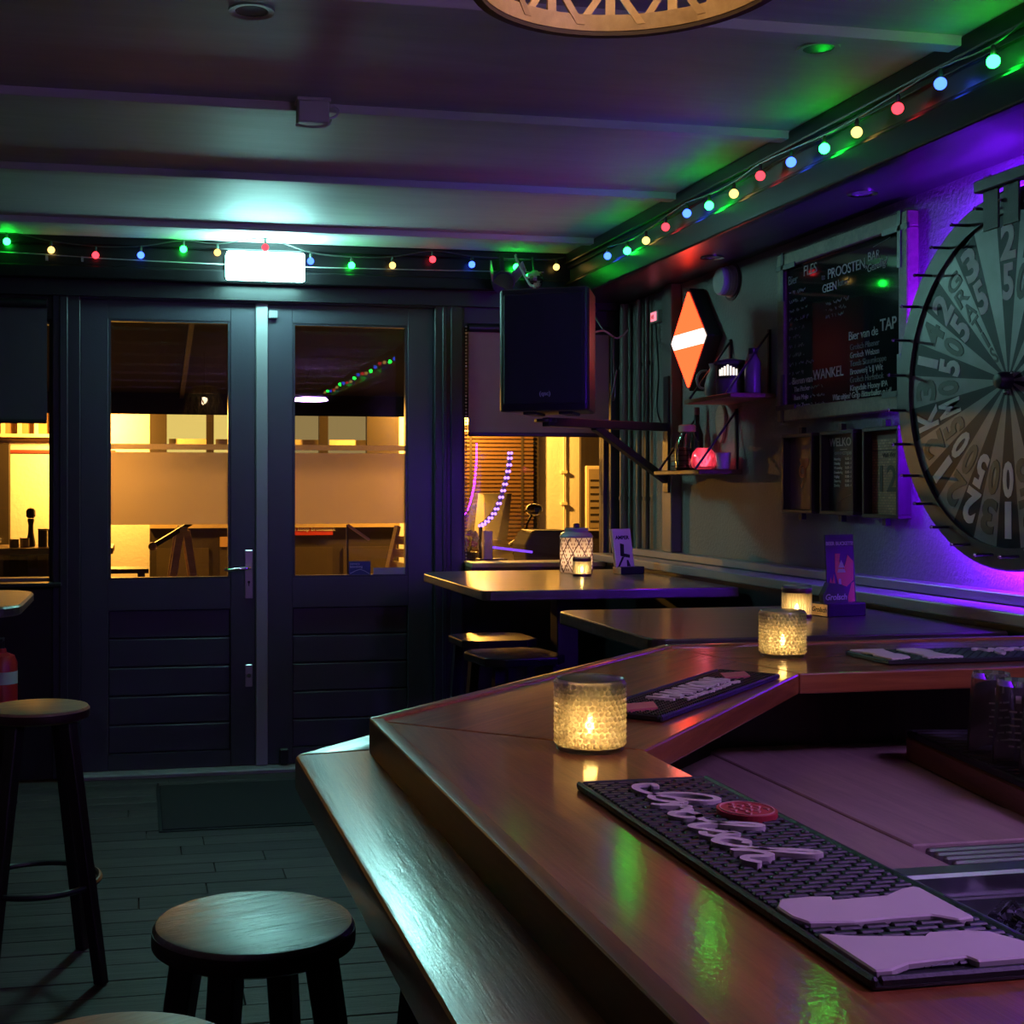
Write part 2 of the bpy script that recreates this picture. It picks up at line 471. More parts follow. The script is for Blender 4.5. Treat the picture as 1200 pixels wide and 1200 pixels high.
B(.66, .705, YF - .03, YF, 2.33, 2.37).build('door_contact', plain('grey_plastic', (.25, .25, .27), .4), d2, bev=.003)
B(.715, .76, YF - .045, YF - .002, .03, .11).build('door_stop', BLACK, d2, bev=.006)
# stickers on the right leaf glass
MBs = B(1.085, 1.20, YF + .0195, YF + .0215, .995, 1.07)
st = MBs.build('sticker', plain('blue_sticker', (.03, .05, .16), .4), d2, label='small dark blue sticker low on the glass')
vs_, fs_ = text_geo('camera', .018)
vs2_, fs2_ = text_geo('bewaking', .018)
MB().add(vs_, fs_, T3(1.09, YF + .0192, 1.052) @ UP).add(vs2_, fs2_, T3(1.09, YF + .0192, 1.036) @ UP).tube([(1.09, YF + .019, 1.005), (1.12, YF + .019, 1.02), (1.145, YF + .019, 1.028), (1.17, YF + .019, 1.018), (1.195, YF + .019, 1.003)], .0015, 4).build('print', plain('pale_print', (.5, .52, .6), .5), st)
B(1.215, 1.385, YF + .0195, YF + .0215, 1.0, 1.035).build('sticker', plain('grey_sticker', (.35, .33, .34), .5), d2)

# windows left and right
def window(n, x0, x1, z0, z1, fr=.03):
    w = B(x0, x1, 6.83, 6.90, z0, z0 + fr).build('window_%d' % n, FRAMEPAINT)
    struct(w)
    B(x0, x1, 6.83, 6.90, z1 - fr, z1).build('window_frame', FRAMEPAINT, w)
    B(x0, x0 + fr, 6.83, 6.90, z0 + fr, z1 - fr).build('window_frame', FRAMEPAINT, w)
    B(x1 - fr, x1, 6.83, 6.90, z0 + fr, z1 - fr).build('window_frame', FRAMEPAINT, w)
    B(x0 + fr, x1 - fr, 6.86, 6.866, z0 + fr, z1 - fr).build('glass_pane', GLASSPANE, w)
    return w
w1 = window(1, -2.4, -.42, .955, 2.30, .02)
B(-2.45, -.375, 6.70, 6.84, .965, .985).build('window_sill', BLACK, w1, bev=.004)
B(-2.4, -.42, 6.87, 6.97, .985, 1.0).build('outer_sill', plain('pale_stone', (.6, .57, .5), .6), w1)
w2 = window(2, 1.694, 2.515, 1.02, 2.31, .02)
B(1.70, 2.56, 6.62, 6.84, 1.04, 1.065).build('window_sill', PALEWOOD, w2, bev=.004)
B(1.70, 2.56, 6.63, 6.80, .93, 1.04).build('sill_apron', wood('brown_apron', (.12, .06, .03), (.22, .12, .06), .5), w2)
B(XL, -2.4, 6.78, 6.92, .955, 2.30).build('side_panel', BLACK, front)
def blind(label, x0, x1, z0, z1, m, y=6.775):
    t = thing('roller_blind', label, 'blind', ((x0 + x1) / 2, y, z0))
    w = (x1 - x0) / 2
    B(-w, w, -.002, .002, .018, z1 - z0 - .03).build('fabric', m, t)
    B(-w, w, -.009, .009, 0, .022).build('bottom_bar', BLACK, t, bev=.004)
    MB().cyl((-w, .004, z1 - z0 - .028), (w, .004, z1 - z0 - .028), .024, n=16).build('roller', BLACK, t, smooth=True)
    return t, w
b1, bw = blind('dark grey roller blind half drawn over the window beside the door with a handle', -2.3, -.445, 1.775, 2.40, plain('blind_dark', (.06, .055, .065), .7), 6.752)
b2, bw = blind('beige brown roller blind half drawn behind the wall speaker', 1.72, 2.505, 1.73, 2.335, plain('blind_beige', (.30, .22, .17), .8))
ch = MB()
for i in range(75): ch.ball((0, 0, -.0175 * i), .0055, 6, 4)
chain = ch.build('bead_chain', plain('pale_beads', (.6, .55, .5), .5), b2); chain.location = (-bw - .015, -.008, .58)

# ------------------------------------------------------------------ ledge along the right wall, panelling, corner
lg = struct(B(2.535, XR, 2.0, YF, 1.105, 1.14).build('trim_3', LEDGEPAINT, bev=.005, seg=2))
B(2.40, 2.56, 2.0, YF, 1.065, 1.103).build('lower_ledge', LEDGEPAINT, lg, bev=.005, seg=2)
B(2.43, XR, 2.0, YF, 0, 1.065).build('dado_panel', BLACK, lg)
post = struct(B(2.545, XR, 6.02, 6.10, 1.14, 2.452).build('trim_4', plain('grey_post', (.16, .14, .14), .45), bev=.004))
B(2.565, XR, 6.14, 6.18, 1.14, 2.452).build('cover_strip', plain('grey_post', (.16, .14, .14), .45), post, bev=.004)
def pipe(label, x, y0, z0, z1, r, m):
    o = MB().cyl((0, 0, 0), (0, 0, z1 - z0), r, n=14).build('heating_pipe', m, None, smooth=True)
    o.location = (x, y0, z0)
    for zz in (.25, .95):
        MB().cyl((0, 0, zz), (0, 0, zz + .02), r + .004, n=14).build('clip', m, o)
    return tag(o, label, 'pipe', None)
PIPEM = plain('pipe_paint', (.15, .13, .13), .4)
pipe('thick brown grey pipe standing in the corner by the window', 2.555, 6.68, 1.14, 2.44, .022, PIPEM)
pipe('thin brown grey pipe between the corner pipe and the bracket post', 2.57, 6.50, 1.14, 2.44, .014, PIPEM)
pipe('thin dark pipe right beside the speaker bracket post', 2.575, 6.40, 1.14, 2.44, .012, plain('pipe_dark', (.07, .06, .06), .4))

# ------------------------------------------------------------------ emergency light
t = thing('emergency_light', 'glowing white emergency light box on the beam over the doors', 'light', (.628, 6.635, 2.492))
B(-.2, .2, .0, .034, .01, .14).build('housing', plain('white_plastic', (.7, .7, .7), .4), t, bev=.008)
MB().prism([(-.195, -.045), (-.18, -.062), (.18, -.062), (.195, -.045), (.195, 0), (-.195, 0)], .006, .144).build('diffuser', glow('exit_glow', (.40, 1.0, .94), 38), t, bev=.006, seg=2)

# ------------------------------------------------------------------ string lights
BULB = {'G': glow('bulb_green', (.006, 1.0, .04), 23), 'Y': glow('bulb_yellow', (1, .60, .13), 1.6),
        'R': glow('bulb_red', (1, .03, .045), 2.2), 'B': glow('bulb_blue', (.03, .085, 1), 3.6)}
SOCK = plain('bulb_socket', (.03, .06, .04), .4)
bulb_me = MB().ball((0, 0, -.044), .0175, 14, 10).mesh('bulb', True)
sock_me = MB().lathe([(.005, -.029), (.0075, -.024), (.0065, -.006), (.003, 0)], 8).mesh('socket', True); sock_me.materials.append(SOCK)
bulb_by = {}
for k, m in BULB.items():
    me = bulb_me.copy(); me.materials.append(m); bulb_by[k] = me
def string(label, tops, colors, sag_pts):
    root = thing('string_lights', label, 'string lights', tops[0])
    base = Vector(tops[0])
    MB().tube([Vector(p) - base for p in sag_pts], .0032, 6).build('wire', WIRE, root, smooth=True)
    for p, c in zip(tops, colors):
        s = bpy.data.objects.new('socket', sock_me); col.objects.link(s); s.parent = root; s.location = Vector(p) - base
        q = Vector(p); dd = q.x * sT + q.y * cT
        seen = dd > .05 and 0 <= 469 + 1540 * (q.x * cT - q.y * sT) / dd <= 1200 and 573 - 1540 * (q.z - EYE) / dd > -20
        b = bpy.data.objects.new('bulb' if seen else 'bulb_offscreen', bulb_by[c]); col.objects.link(b); b.parent = s
        b['label'] = {'G': 'green', 'Y': 'yellow', 'R': 'red', 'B': 'blue'}[c] + ' round bulb'
    return root
pxA = [(8, 283), (60, 293), (112, 299), (165, 299), (215, 292), (258, 296), (316, 290), (364, 306), (412, 311), (460, 311), (507, 304), (553, 310), (605, 313), (652, 313), (694, 302)]
topsA = []
for (x, yy) in pxA:
    p = on_y(x, yy, 6.655); topsA.append((p.x, 6.655, p.z + .044))
topsA[5] = (.39, 6.655, topsA[5][2]); topsA[6] = (.62, 6.545, on_y(316, 290, 6.545).z + .044)
for i in range(4): topsA.insert(0, (topsA[0][0] - .23, 6.655, 2.735 - .06 + .02 * math.sin(i * 1.7)))
seq = 'GYRB'
colA = [seq[(i - 4) % 4] for i in range(len(topsA))]
wireA = spline([Vector(p) for p in topsA], 6)
string('string of coloured bulbs running along the black beam over the doors', topsA, colA, wireA)
pxB = [(712, 300), (735, 294), (757, 282), (780, 266), (805, 250), (831, 241), (860, 227), (891, 206), (927, 190), (966, 174), (1004, 155), (1052, 127), (1102, 98), (1164, 72)]
topsB = []
for (x, yy) in pxB:
    p = on_x(x, yy, 2.205); topsB.append((2.205, p.y, min(p.z + .044, 2.672)))
yy = topsB[-1][1]
k = 0
while yy > -2.6:
    yy -= .245; k += 1
    topsB.append((2.205, yy, 2.645 + .015 * math.sin(k * 1.3)))
seqB = 'BGYR'
colB = [seqB[i % 4] for i in range(len(topsB))]
string('string of coloured bulbs running along the lowered box over the blackboard wall', topsB, colB, spline([Vector(p) for p in topsB], 6))
# bare second wires
w_ = thing('cable', 'thin bare cable sagging along the beam below the bulbs', 'cable', (-1.6, 6.66, 2.60))
MB().tube(spline([(0, 0, 0), (.9, 0, .005), (1.5, 0, -.012), (2.2, 0, -.02), (3.0, 0, -.015), (3.7, 0, -.005)], 6), .0028, 5).build('wire', PALEWIRE, w_)
for x in (1.16, 1.33):
    B(x - .006, x + .006, -.006, .006, -.03, -.004).build('clip', PALEWIRE, w_)

# ================================================================== THINGS ON THE RIGHT WALL  (local x runs towards the camera, y into the wall, z up)
WR = R(-90)
def wall_thing(name, label, cat, y, z, group=None, x=XR):
    return thing(name, label, cat, (x, y, z), WR, group)

# speaker on its bracket
SPK = (1.80, 5.62, 1.79)
t = thing('loudspeaker', 'big black loudspeaker with a metal grille on a wall arm', 'speaker', SPK, R(-30))
MB().prism([(-.19, -.13), (.19, -.13), (.20, -.11), (.175, .17), (-.175, .17), (-.20, -.11)], .0, .54).build('cabinet', plain('speaker_black', (.012, .012, .014), .45), t, bev=.012, seg=3, smooth=True)
B(-.178, .178, -.142, -.128, .03, .515).build('grille', plain('grille_black', (.006, .006, .007), .6, bump=.4, bscale=500), t, bev=.01, seg=2)
lgv = MB()
v_, f_ = text_geo('(qsc)', .026, .0008, .0004, align='CENTER')
lgv.add(v_, f_, T3(.01, -.1435, .068) @ UP).build('badge', plain('badge_grey', (.55, .55, .55), .4), t)
for x in (-.1, .06): B(x, x + .06, -.09, .09, -.012, .002).build('foot', RUBBER, t, bev=.003)
t = thing('speaker_bracket', 'black steel wall arm with a diagonal brace under the loudspeaker', 'bracket', (XR - .055, 6.06, 1.752))
a = Vector((0, 0, 0)); tip = Vector((1.80, 5.68, 1.765)) - Vector((XR - .055, 6.06, 1.775))
B(-.012, .0, -.03, .03, -.32, .25).build('wall_plate', BLACK, t, bev=.003)
MB().bar((-.006, 0, 0), (tip.x + .0, tip.y, 0), .045, .04).build('arm', BLACK, t, bev=.003)
MB().bar((-.006, 0, -.26), (tip.x * .62, tip.y * .62, -.012), .035, .035).build('brace', BLACK, t, bev=.003)
MB().lathe([(.05, -.0), (.05, .012)], 20, T3(tip.x, tip.y, .0)).build('mount_plate', BLACK, t)
# cables hanging over the speaker, little spots on the beam
t = thing('cable', 'loose tangle of cables between the speaker and the corner', 'cable', (1.95, 5.9, 2.34))
MB().tube(spline([(-.2, -.2, .0), (-.15, -.05, .05), (-.07, .3, .12), (-.06, .55, .28), (-.02, .7, .33)], 6), .006, 6).build('wire', PALEWIRE, t, smooth=True)
MB().tube(spline([(.12, -.1, -.1), (.2, .2, -.13), (.36, .42, -.09), (.48, .55, -.11), (.56, .6, -.06)], 6), .005, 6).build('wire', PALEWIRE, t, smooth=True)
MB().tube(spline([(.36, .42, -.09), (.34, .5, .0), (.38, .6, .04), (.4, .7, .1)], 6), .006, 6).build('wire', WIRE, t, smooth=True)
MB().tube(spline([(.45, .52, -.1), (.44, .5, -.2), (.47, .55, -.4), (.44, .52, -.42), (.46, .5, -.28)], 6), .004, 6).build('wire', WIRE, t, smooth=True)
t = thing('party_spot', 'small black spotlight with barn doors under the beam above the speaker', 'spotlight', (1.865, 6.60, 2.56))
MB().cyl((0, .07, -.01), (-.02, -.07, -.05), .05, .06, 18).build('body', BLACK, t, smooth=True)
MB().cyl((-.02, -.07, -.05), (-.021, -.074, -.052), .052, n=18).build('lens', CHROME, t)
for s in (-1, 1): MB().bar((s * .055 - .02, -.06, -.02), (s * .09 - .02, -.14, .03), .004, .06).build('barn_door', plain('grey_plastic', (.25, .25, .27), .4), t)
MB().bar((0, .02, 0), (0, .05, .11), .02, .02).build('yoke', BLACK, t)
t = thing('mirror_ball', 'small mirror ball hanging beside the spotlight under the beam', 'mirror ball', (2.03, 6.60, 2.545))
mb = MB()
mb.ball((0, 0, 0), .05, 16, 12)
o = mb.build('ball', plain('mirror_tiles', (.8, .8, .85), .08, metal=1), t)
MB().cyl((0, 0, .048), (0, .03, .12), .006).build('hanger', BLACK, t)
# thermostat
t = wall_thing('display_box', 'small box with a glowing pink display high in the corner', 'display', 6.30, 2.295)
B(-.048, .048, -.03, 0, 0, .062).build('case', plain('white_plastic', (.7, .7, .7), .4), t, bev=.005)
B(-.038, .034, -.0315, -.03, .009, .053).build('screen', glow('pink_screen', (1, .16, .22), 1.1), t)
v_, f_ = text_geo('H5', .03, .0004, .0008); v2_, f2_ = text_geo('((', .028, .0004)
MB().add(v_, f_, T3(-.03, -.032, .02) @ UP).build('lettering', plain('dark_red_print', (.2, .02, .03), .5), t)
MB().tube(spline([(-.0, -.02, -.0), (.02, -.012, -.25), (.0, -.01, -.45), (.12, -.008, -.56), (.3, -.008, -.63)], 6), .004, 5).build('cord', BLACK, t)
# siren / wall speaker
t = wall_thing('alarm_siren', 'grey round drum shaped siren high on the wall by the diamond sign', 'siren', 5.46, 2.375)
MX = Matrix.Rotation(R(90), 4, 'X')
MB().lathe([(.072, 0), (.072, .012), (.062, .014), (.062, .06), (.055, .068), (.001, .07)], 28, MX).build('drum', plain('siren_grey', (.42, .42, .42), .4), t, smooth=True)
MB().lathe([(.085, 0), (.085, .006)], 28, MX).build('base', plain('siren_dark', (.06, .06, .06), .5), t)
MB().lathe([(.064, .030), (.066, .034), (.064, .038)], 28, MX).build('rim', plain('siren_light', (.6, .6, .6), .4), t)

# diamond neon sign
DS = thing('diamond_sign', 'glowing orange and white diamond light box on the wall', 'sign', (XR, 5.76, 1.925), WR)
cz = .222
dia = [(-.19, cz), (0, 0), (.19, cz), (0, .445)]
MB().front([(-.205, cz), (0, -.02), (.205, cz), (0, .465)], -.075, 0).build('case', BLACK, DS, bev=.004)
def clip_band(z0, z1):
    def xw(z): return .19 * (1 - abs(z - cz) / .2225)
    return [(-xw(z0), z0), (xw(z0), z0)] + ([(.19, cz)] if z0 < cz < z1 else []) + [(xw(z1), z1), (-xw(z1), z1)] + ([(-.19, cz)] if z0 < cz < z1 else [])
bandlo, bandhi = cz - .035, cz + .035
up = [(-.19 * (1 - (bandhi - cz) / .2225), bandhi), (.19 * (1 - (bandhi - cz) / .2225), bandhi), (0, .445)]
dn = [(0, 0), (.19 * (1 - (cz - bandlo) / .2225), bandlo), (-.19 * (1 - (cz - bandlo) / .2225), bandlo)]
ORG = glow('diamond_orange', (1, .027, .007), 4.6)
MB().front(up, -.083, -.075).build('upper_face', ORG, DS)
MB().front(dn, -.083, -.075).build('lower_face', ORG, DS)
MB().front(clip_band(bandlo, bandhi), -.083, -.075).build('white_band', glow('diamond_white', (1, .72, .62), 1.6), DS)

# bracket shelves
SHELFW = wood('shelf_wood', (.10, .045, .025), (.2, .10, .055), .45, (1.2, 14, 14))
def shelf(label, y0, y1, z, zt):
    t = wall_thing('bracket_shelf', label, 'shelf', (y0 + y1) / 2, z)
    w = (y0 - y1) / 2
    B(-w, w, -.205, -.002, -.02, 0).build('board', SHELFW, t, bev=.003)
    for s in (-1, 1):
        x = s * (w - .05)
        b = MB().bar((x, -.006, -.02), (x, -.006, zt), .014, .01).build('bracket', BLACK, t)
        MB().bar((x, -.2, .002), (x, -.006, zt - .01), .010, .008).build('strut', BLACK, b)
    return t
shelf('upper wooden wall shelf held by thin black triangle brackets', 5.52, 5.05, 1.848, .27)
shelf('lower wooden wall shelf held by thin black triangle brackets', 5.87, 5.36, 1.535, .27)
CERAM = plain('grey_ceramic', (.30, .28, .26), .4)
t = thing('ceramic_jug', 'small grey ceramic jug with a handle on the upper shelf', 'jug', (2.50, 5.42, 1.848))
MB().lathe([(.03, 0), (.045, .02), (.048, .06), (.038, .10), (.026, .125), (.024, .14), (.03, .155), (.026, .155), (.02, .14)], 20).build('body', CERAM, t, smooth=True)
MB().tube(spline([(-.03, .02, .125), (-.055, .035, .12), (-.07, .04, .09), (-.06, .035, .055), (-.042, .02, .045)], 5), .006, 6).build('handle', CERAM, t, smooth=True)
t = thing('tin_lantern', 'black tin lantern with bright cut-out slots on the upper shelf', 'lantern', (2.49, 5.25, 1.848))
MB().lathe([(.055, 0), (.06, .004), (.06, .07), (.062, .072)], 24).build('tin_base', plain('grey_tin', (.11, .105, .10), .4), t, smooth=True)
MB().lathe([(.058, .072), (.058, .135), (.05, .15), (.02, .16)], 24).build('top', BLACK, t, smooth=True)
MB().tube([( .06 * math.cos(a), .06 * math.sin(a), .142) for a in [2 * math.pi * i / 24 for i in range(24)]], .010, 6, True).build('rope', plain('dark_rope', (.05, .045, .05), .8), t, smooth=True)
for i in range(7):
    an = R(198 + i * 12)
    M = T3(0, 0, 0) @ Matrix.Rotation(an, 4, 'Z')
    MB().box(.0575, .0595, -.004, .004, .085, .13 - .006 * abs(i - 3), M).build('slot', glow('slot_white', (1, .85, .75), .8), t)
t = thing('flat_bottle', 'slim dark glass bottle behind the lantern at the end of the upper shelf', 'bottle', (2.53, 5.12, 1.848))
MB().lathe([(.03, 0), (.034, .006), (.034, .13), (.02, .16), (.018, .19), (.001, .19)], 16).build('glass', plain('grey_bottle', (.16, .15, .15), .25), t, smooth=True)
MB().lathe([(.0195, .165), (.0195, .192), (.001, .192)], 16).build('cap', BLACK, t, smooth=True)
t = thing('glass_jar', 'clear glass bottle jar with a pinkish stopper on the lower shelf', 'jar', (2.48, 5.68, 1.535))
MB().lathe([(.045, 0), (.055, .008), (.055, .13), (.035, .165), (.034, .18), (.031, .18), (.031, .166), (.051, .128), (.051, .012), (.001, .010)], 24).build('glass', glass_mat('jar_glass', (.85, .9, .9)), t, smooth=True)
MB().lathe([(.033, .176), (.04, .18), (.04, .205), (.034, .21), (.001, .21)], 24).build('stopper', plain('cork', (.42, .29, .19), .5), t, smooth=True)
t = thing('dark_bottle', 'tall dark bottle standing behind the glass jar', 'bottle', (2.555, 5.74, 1.535))
MB().lathe([(.028, 0), (.03, .005), (.03, .17), (.012, .22), (.012, .29), (.001, .29)], 16).build('glass', plain('dark_bottle_glass', (.02, .015, .015), .15), t, smooth=True)
MB().lathe([(.0135, .26), (.0135, .295), (.001, .295)], 16).build('cap', plain('cap_red', (.15, .03, .03), .4), t, smooth=True)
t = thing('paper_box', 'pale striped paper box at the far end of the lower shelf', 'box', (2.52, 5.82, 1.535))
B(-.045, .045, -.035, .035, 0, .11).build('carton', plain('pale_carton', (.45, .36, .30), .7), t, bev=.003)
for i in range(4): B(-.047, .047, -.037, .037, .02 + .024 * i, .026 + .024 * i).build('stripe', plain('brown_print', (.16, .10, .08), .7), t)
t = thing('glow_jar', 'round glass bowl glowing pink on the lower shelf', 'lamp', (2.48, 5.50, 1.535))
MB().lathe([(.035, 0), (.052, .012), (.058, .04), (.05, .075), (.032, .098), (.028, .098), (.046, .073), (.054, .04), (.048, .015), (.001, .008)], 28).build('bowl', lit_glass('pink_glass', (.9, .28, .36), .45), t, smooth=True)
mb = MB()
for i in range(9):
    a = i * 2.4
    mb.tube(spline([(0, 0, .012), (.02 * math.cos(a), .02 * math.sin(a), .03), (.035 * math.cos(a + .7), .035 * math.sin(a + .7), .045 + .004 * i)], 4), .0025, 5)
mb.build('filament', glow('pink_filament', (1, .12, .2), 3), t)
lamp('bulb_light', t, (0, 0, .05), .16, (1, .18, .26), .02)
t = thing('ceramic_cup', 'small pale cup beside the pink bowl on the lower shelf', 'cup', (2.53, 5.405, 1.535))
MB().lathe([(.02, 0), (.028, .004), (.034, .075), (.031, .075), (.026, .01), (.001, .008)], 18).build('cup_body', plain('pale_cup', (.5, .4, .38), .4), t, smooth=True)
t = thing('wooden_heart', 'pale wooden leaf shaped board hanging on the wall between the two shelves', 'ornament', (2.595, 5.555, 1.66), WR)
MB().front([(.045 * math.sin(a) * (1 - .25 * math.cos(a)), .085 + .085 * -math.cos(a)) for a in [2 * math.pi * i / 24 for i in range(24)]], -.012, .002).build('board', wood('pale_board', (.32, .25, .18), (.45, .36, .27), .5), t, bev=.002)
MB().tube([(0, -.005, .165), (0, -.004, .17), (0, 0, .172)], .0025, 5).build('hook', BLACK, t)

# blackboard
BBY0, BBY1, BBZ0, BBZ1 = 4.955, 4.03, 1.722, 2.398
bbw = BBY0 - BBY1
t = wall_thing('blackboard', 'big chalk menu blackboard in a brown wooden frame', 'blackboard', BBY0, BBZ0)
B(.05, bbw - .05, -.03, -.012, .05, BBZ1 - BBZ0 - .05).build('slate', SLATE, t)
hh = BBZ1 - BBZ0
for a in ((0, bbw, 0, .055), (0, bbw, hh - .055, hh), (0, .055, .055, hh - .055), (bbw - .055, bbw, .055, hh - .055)):
    B(a[0], a[1], -.045, 0, a[2], a[3]).build('frame_bar', FRAMEWOOD, t, bev=.004)
for (x, z) in ((0, 0), (bbw, 0), (0, hh), (bbw, hh)):
    sx = 1 if x == 0 else -1; sz = 1 if z == 0 else -1
    x0, x1 = sorted((x - sx * .004, x + sx * .15)); z0, z1 = sorted((z + sz * .045, z + sz * .065))
    B(x0, x1, -.049, -.04, z0, z1).build('corner_plate', BLACK, t)
    x0, x1 = sorted((x + sx * .036, x + sx * .056)); z0, z1 = sorted((z - sz * .004, z + sz * .19))
    B(x0, x1, -.049, -.04, z0, z1).build('corner_plate', BLACK, t)
def btext(s, u, v, size, m, off=.0, shear=0, rot=0):
    vs, fs = text_geo(s, size, .0006, off, shear, space=.95)
    MB().add(vs, fs, T3(u, -.0312, v) @ UP @ Matrix.Rotation(R(rot), 4, 'Z')).build('chalk_lettering', m, t)
def scribble(u, v, w, h, m, rnd):
    mb = MB(); x = 0; pts = []
    while x < w:
        pts.append((u + x, v + rnd.uniform(0, h))); x += h * rnd.uniform(.14, .3)
        if rnd.random() < .12 and len(pts) > 2:
            mb.ribbon(pts, .0022, .001, T3(0, -.0305, 0) @ UP); pts = []; x += h * .7
    if len(pts) > 2: mb.ribbon(pts, .0022, .001, T3(0, -.0305, 0) @ UP)
    mb.build('chalk_scribble', m, t)
rr = random.Random(3)
btext('Bier', .065, .548, .05, CHALKDIM); btext('FLES', .19, .565, .058, CHALK)
btext('te', .33, .528, .035, CHALKDIM); btext('PROOSTEN,', .375, .525, .054, CHALK); btext('GEEN', .335, .478, .044, CHALK); btext('kater!', .45, .486, .036, CHALKDIM)
btext('BAR', .655, .545, .045, CHALK); btext('Gezellig!', .65, .505, .04, CHALK, shear=.2, rot=4)
btext('Bier van de', .525, .275, .046, CHALK); btext('TAP', .735, .285, .060, CHALK, .0006)
btext('Bieren van', .10, .145, .040, CHALK); btext('WANKEL', .265, .150, .056, CHALK)
btext('Wat uitjes? Grijp Bitterballen o.i.d!', .41, .062, .030, CHALK, .0003, .12)
for i, s in enumerate(('Grolsch Pilsener', 'Grolsch Weizen', 'Texels Skuumkoppe', "Brouwerij 't IJ Wit", 'Grolsch Herfstbok', 'Kingsdale Honey IPA')):
    btext(s, .535, .238 - .030 * i, .031, CHALK if i % 2 else CHALKDIM)
for i, s in enumerate(('The Pitcher', 'Rum Mojo', 'Light Zacco')):
    btext(s, .115, .115 - .033 * i, .028, CHALK); scribble(.245, .117 - .033 * i, .11, .014, CHALKDIM, rr)
for i in range(11): scribble(.075, .505 - .036 * i, rr.uniform(.10, .17) + (.1 if i in (8, 10) else 0), .017, CHALKDIM, rr)
for i in range(3): scribble(.36, .425 - .026 * i, .17 - .02 * i, .017, CHALKDIM, rr)
mbu = MB().ribbon([(.69, .59), (.80, .605)], .003, .001, T3(0, -.0305, 0) @ UP).build('chalk_scribble', CHALKDIM, t)

# picture frames
def pframe(label, y0, y1, z0, z1):
    w = y0 - y1; h = z1 - z0
    t = wall_thing('picture_frame', label, 'picture', y0, z0, 'deep black frames in a row under the blackboard')
    B(.012, w - .012, -.02, -.006, .012, h - .012).build('print', PR, t)
    for a in ((0, w, 0, .014), (0, w, h - .014, h), (0, .014, .014, h - .014), (w - .014, w, .014, h - .014)):
        B(a[0], a[1], -.053, 0, a[2], a[3]).build('frame_bar', FRB, t, bev=.002)
    for (zz, d) in ((h, 1), (0, -1)):
        B(w * .45, w * .45 + .022, -.035, -.015, zz if d > 0 else zz - .025, zz + .025 if d > 0 else zz).build('clip', BLACK, t)
    return t, w, h
FRB = wood('deep_frame_wood', (.02, .016, .014), (.045, .036, .03), .4, (8, 8, 1.5))
def ptext(t, s, u, v, size, m, off=0, y=-.0215, align='LEFT'):
    vs, fs = text_geo(s, size, .0004, off, align=align)
    MB().add(vs, fs, T3(u, y, v) @ UP).build('lettering', m, t)
ORP = plain('orange_print', (.75, .24, .11), .6); WHP = plain('white_print', (.62, .60, .58), .6)
PR = plain('purple_print', (.20, .10, .13), .35, var=.3, scale=4)
t, w, h = pframe('deep black frame with a purple print of a number 9', 4.902, 4.662, 1.355, 1.668)
ptext(t, '9', w * .47, .10, .135, ORP, .0005, align='CENTER'); ptext(t, '9', w * .47, .10, .135, plain('purple_fill', (.14, .05, .07), .5), -.006, -.0222, align='CENTER')
MB().front([(w * .36, .215), (w * .66, .215), (w * .66, .19), (w * .58, .175), (w * .43, .19)], -.0215, -.02).build('emblem', ORP, t)
for (x, z, ww) in ((.55, .255, .1), (.75, .24, .05)): B(w * x - .03, w * x + ww * .5, -.0215, -.02, z, z + .012).build('emblem', plain('mauve_print', (.3, .2, .26), .6), t)
MB().tube(spline([(w * .86, -.021, .275), (w * .9, -.021, .262), (w * .86, -.021, .25), (w * .9, -.021, .236)], 4), .0016, 4).build('script', WHP, t)
PR = plain('charcoal_print', (.035, .034, .038), .35)
t, w, h = pframe('deep black frame with a charcoal welcome board of opening hours', 4.602, 4.362, 1.353, 1.668)
ptext(t, 'WELKOM!', w * .50, .258, .044, WHP, .0008, align='CENTER')
ptext(t, 'OPENINGSTIJDEN', w * .50, .225, .016, WHP, 0, align='CENTER')
for i, (d, hrs) in enumerate((('Maandag', '16:00 - 00:00'), ('Dinsdag', '16:00 - 00:00'), ('Woensdag', '16:00 - 00:00'), ('Donderdag', '15:00 - 01:00'), ('Vrijdag', '15:00 - 02:00'), ('Zaterdag', '15:00 - 02:00'), ('Zondag', '15:00 - 00:00'))):
    ptext(t, d, w * .22, .205 - .0165 * i, .0135, WHP, .0003); ptext(t, hrs, w * .54, .205 - .0165 * i, .0135, WHP, .0003)
B(w * .4, w * .6, -.0215, -.02, .243, .246).build('rule', WHP, t)
MB().tube([(w * .35, -.021, .05), (w * .6, -.021, .07), (w * .85, -.021, .085)], .0012, 4).build('line', plain('mauve_print', (.3, .2, .26), .6), t)
ptext(t, 'ls', w * .86, .02, .05, WHP, 0, align='CENTER')
def brickprint():
    m, nt, out = new_mat('brick_print')
    b = N(nt, 'ShaderNodeBsdfPrincipled', Roughness=.5)
    tc = N(nt, 'ShaderNodeTexCoord'); mp = N(nt, 'ShaderNodeMapping'); mp.inputs['Scale'].default_value = (26, 26, 26); mp.inputs['Rotation'].default_value = (R(90), 0, R(90))
    mp.inputs['Rotation'].default_value = (R(-90), R(0), R(0))
    br = N(nt, 'ShaderNodeTexBrick'); br.inputs['Color1'].default_value = (.38, .16, .07, 1); br.inputs['Color2'].default_value = (.62, .31, .16, 1); br.inputs['Mortar'].default_value = (.28, .14, .08, 1)
    br.inputs['Scale'].default_value = 1.0; br.inputs['Mortar Size'].default_value = .04
    nt.links.new(tc.outputs['Object'], mp.inputs[0]); nt.links.new(mp.outputs[0], br.inputs[0]); nt.links.new(br.outputs[0], b.inputs['Base Color']); nt.links.new(b.outputs[0], out.inputs[0])
    return m
PR = brickprint()
t, w, h = pframe('deep black frame with an orange brick print of a number 12', 4.302, 4.074, 1.347, 1.668)
